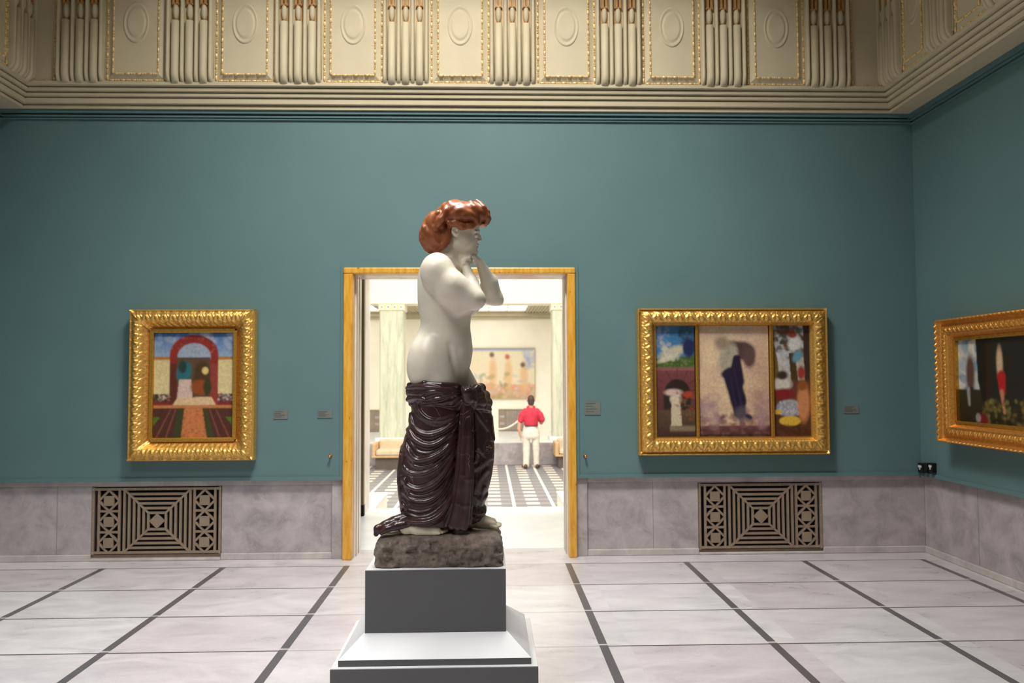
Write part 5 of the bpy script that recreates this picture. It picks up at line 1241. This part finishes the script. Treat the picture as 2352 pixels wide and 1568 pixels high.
Tr.chain([(X_(1230), HY, Z(1000)), (X_(1231), HY+.01, Z(1030)), (X_(1232), HY+.02, Z(1066))], [.098, .080, .066], .02)
Tr.f += (.008*vnoise(Tr.ax[0][:, None, None]*8, Tr.ax[1][None, :, None]*8, Tr.ax[2][None, None, :]*9, 11)).astype(np.float32)
Tr.obj('trousers', 'white_cloth', pe, 1, PO)
MB().box((X_(1205)-PO[0], -.145, Z(978)-ZC), (X_(1235)-PO[0], .145, Z(976)-ZC)).build('belt', 'black', pe, bevel=.05)
for (a, s_, ln) in ((1207, -1, -.02), (1233, 1, .04)):
    f_ = Field((X_(a)-.12, HY-.25, ZC), (X_(a)+.14, HY+.35, ZC+.14), .009)
    f_.cap((X_(a), HY+ln-.06, ZC+.045), (X_(a)+.05*s_, HY+ln+.17, ZC+.035), .044, .040, .01); f_.cap((X_(a), HY+ln-.05, ZC+.08), (X_(a), HY+ln, ZC+.08), .04, .04, .02)
    q = f_.sl(f_.lo, f_.lo+10, 0); x, y, z = f_.xyz(q); f_.f = np.maximum(f_.f, ZC+.002-z+0*f_.f); f_.obj('shoe', 'brown_leather', pe, 1, PO)
tag(pe, 'person seen from behind in a red polo shirt and white trousers', 'person')

def bench(x0, x1, label):
    t = empty('bench', ((x0+x1)/2, 19.45, ZC)); w_ = (x1-x0)/2
    MB().box((-w_+.08, -.30, .0), (w_-.08, .34, .30)).build('plinth', 'bench_base', t, bevel=.01)
    MB().box((-w_, -.36, .28), (w_, .40, .33)).build('seat_frame', 'bench_wood', t, bevel=.01)
    n = 2
    for k in range(n):
        a = -w_+.09+(2*w_-.18)/n*k; MB().box((a+.005, -.38, .33), (a+(2*w_-.18)/n-.005, .24, .47)).build('seat_cushion', 'upholstery', t, bevel=.04)
        MB().box((a+.005, .18, .42), (a+(2*w_-.18)/n-.005, .36, .68)).build('back_cushion', 'upholstery', t, bevel=.05)
    for sx in (-1, 1):
        MB().box((sx*w_, -.36, .30), (sx*(w_-.09), .40, .62)).build('armrest', 'bench_wood', t, bevel=.03)
    tag(t, label, 'bench', 'upholstered benches in the far hall')
bench(-2.77, -1.0, 'beige upholstered bench in the hall left of the statue drapery, below the marble pier')
bench(1.60, 3.3, 'beige upholstered bench partly seen at the right edge of the doorway view')
def stanchion(x, label):
    t = empty('rope_post', (x, 22.0, 0))
    MB().lathe([(.15, 0), (.15, .015), (.03, .04)], 20).build('base', 'steel', t, smooth=True)
    MB().lathe([(.014, .03), (.014, .93)], 12).build('pole', 'steel', t, smooth=True); MB().lathe([(.024, .92), (.024, .97), (.008, .985)], 12).build('cap', 'steel', t, smooth=True)
    tag(t, label, 'post', 'rope barrier posts in the far hall')
xa, xb = P(1074, 1000, 22.0)[0], P(1221, 1000, 22.0)[0]
stanchion(xa, 'slim steel post holding the left end of the white barrier rope'); stanchion(xb, 'slim steel post holding the right end of the white rope, behind the person in red')
pts = []
for k in range(15):
    s_ = .045+k/14*.91; pts.append((xa+(xb-xa)*s_, 22.0, .88-.67*(1-(2*s_-1)**2)))
ro = MB().tube([(p[0]-xa, 0, p[2]) for p in pts], .024).build('barrier_rope', 'white_cloth', None, smooth=True); ro.location = (xa, 22.0, 0)
tag(ro, 'white rope hanging between the two barrier posts in the far hall', 'rope')
def cheek(x0, x1, label):
    t = empty('stair_cheek', ((x0+x1)/2, 11.2, ZC)); w_ = (x1-x0)/2
    MB().box((-w_, -1.2+.0, 0), (w_, .72, .44)).build('block', 'cream', t, bevel=.006); MB().box((-w_-.01, -1.2, .44), (w_+.01, .74, .475)).build('coping', 'landing', t, bevel=.004)
    tag(t, label, 'stair wall', 'low walls beside the hall steps')
cheek(-1.74, -1.5, 'low pale marble block beside the hall steps, at the left of the doorway view')
cheek(1.02, 1.27, 'low pale marble block beside the hall steps, at the right of the doorway view')
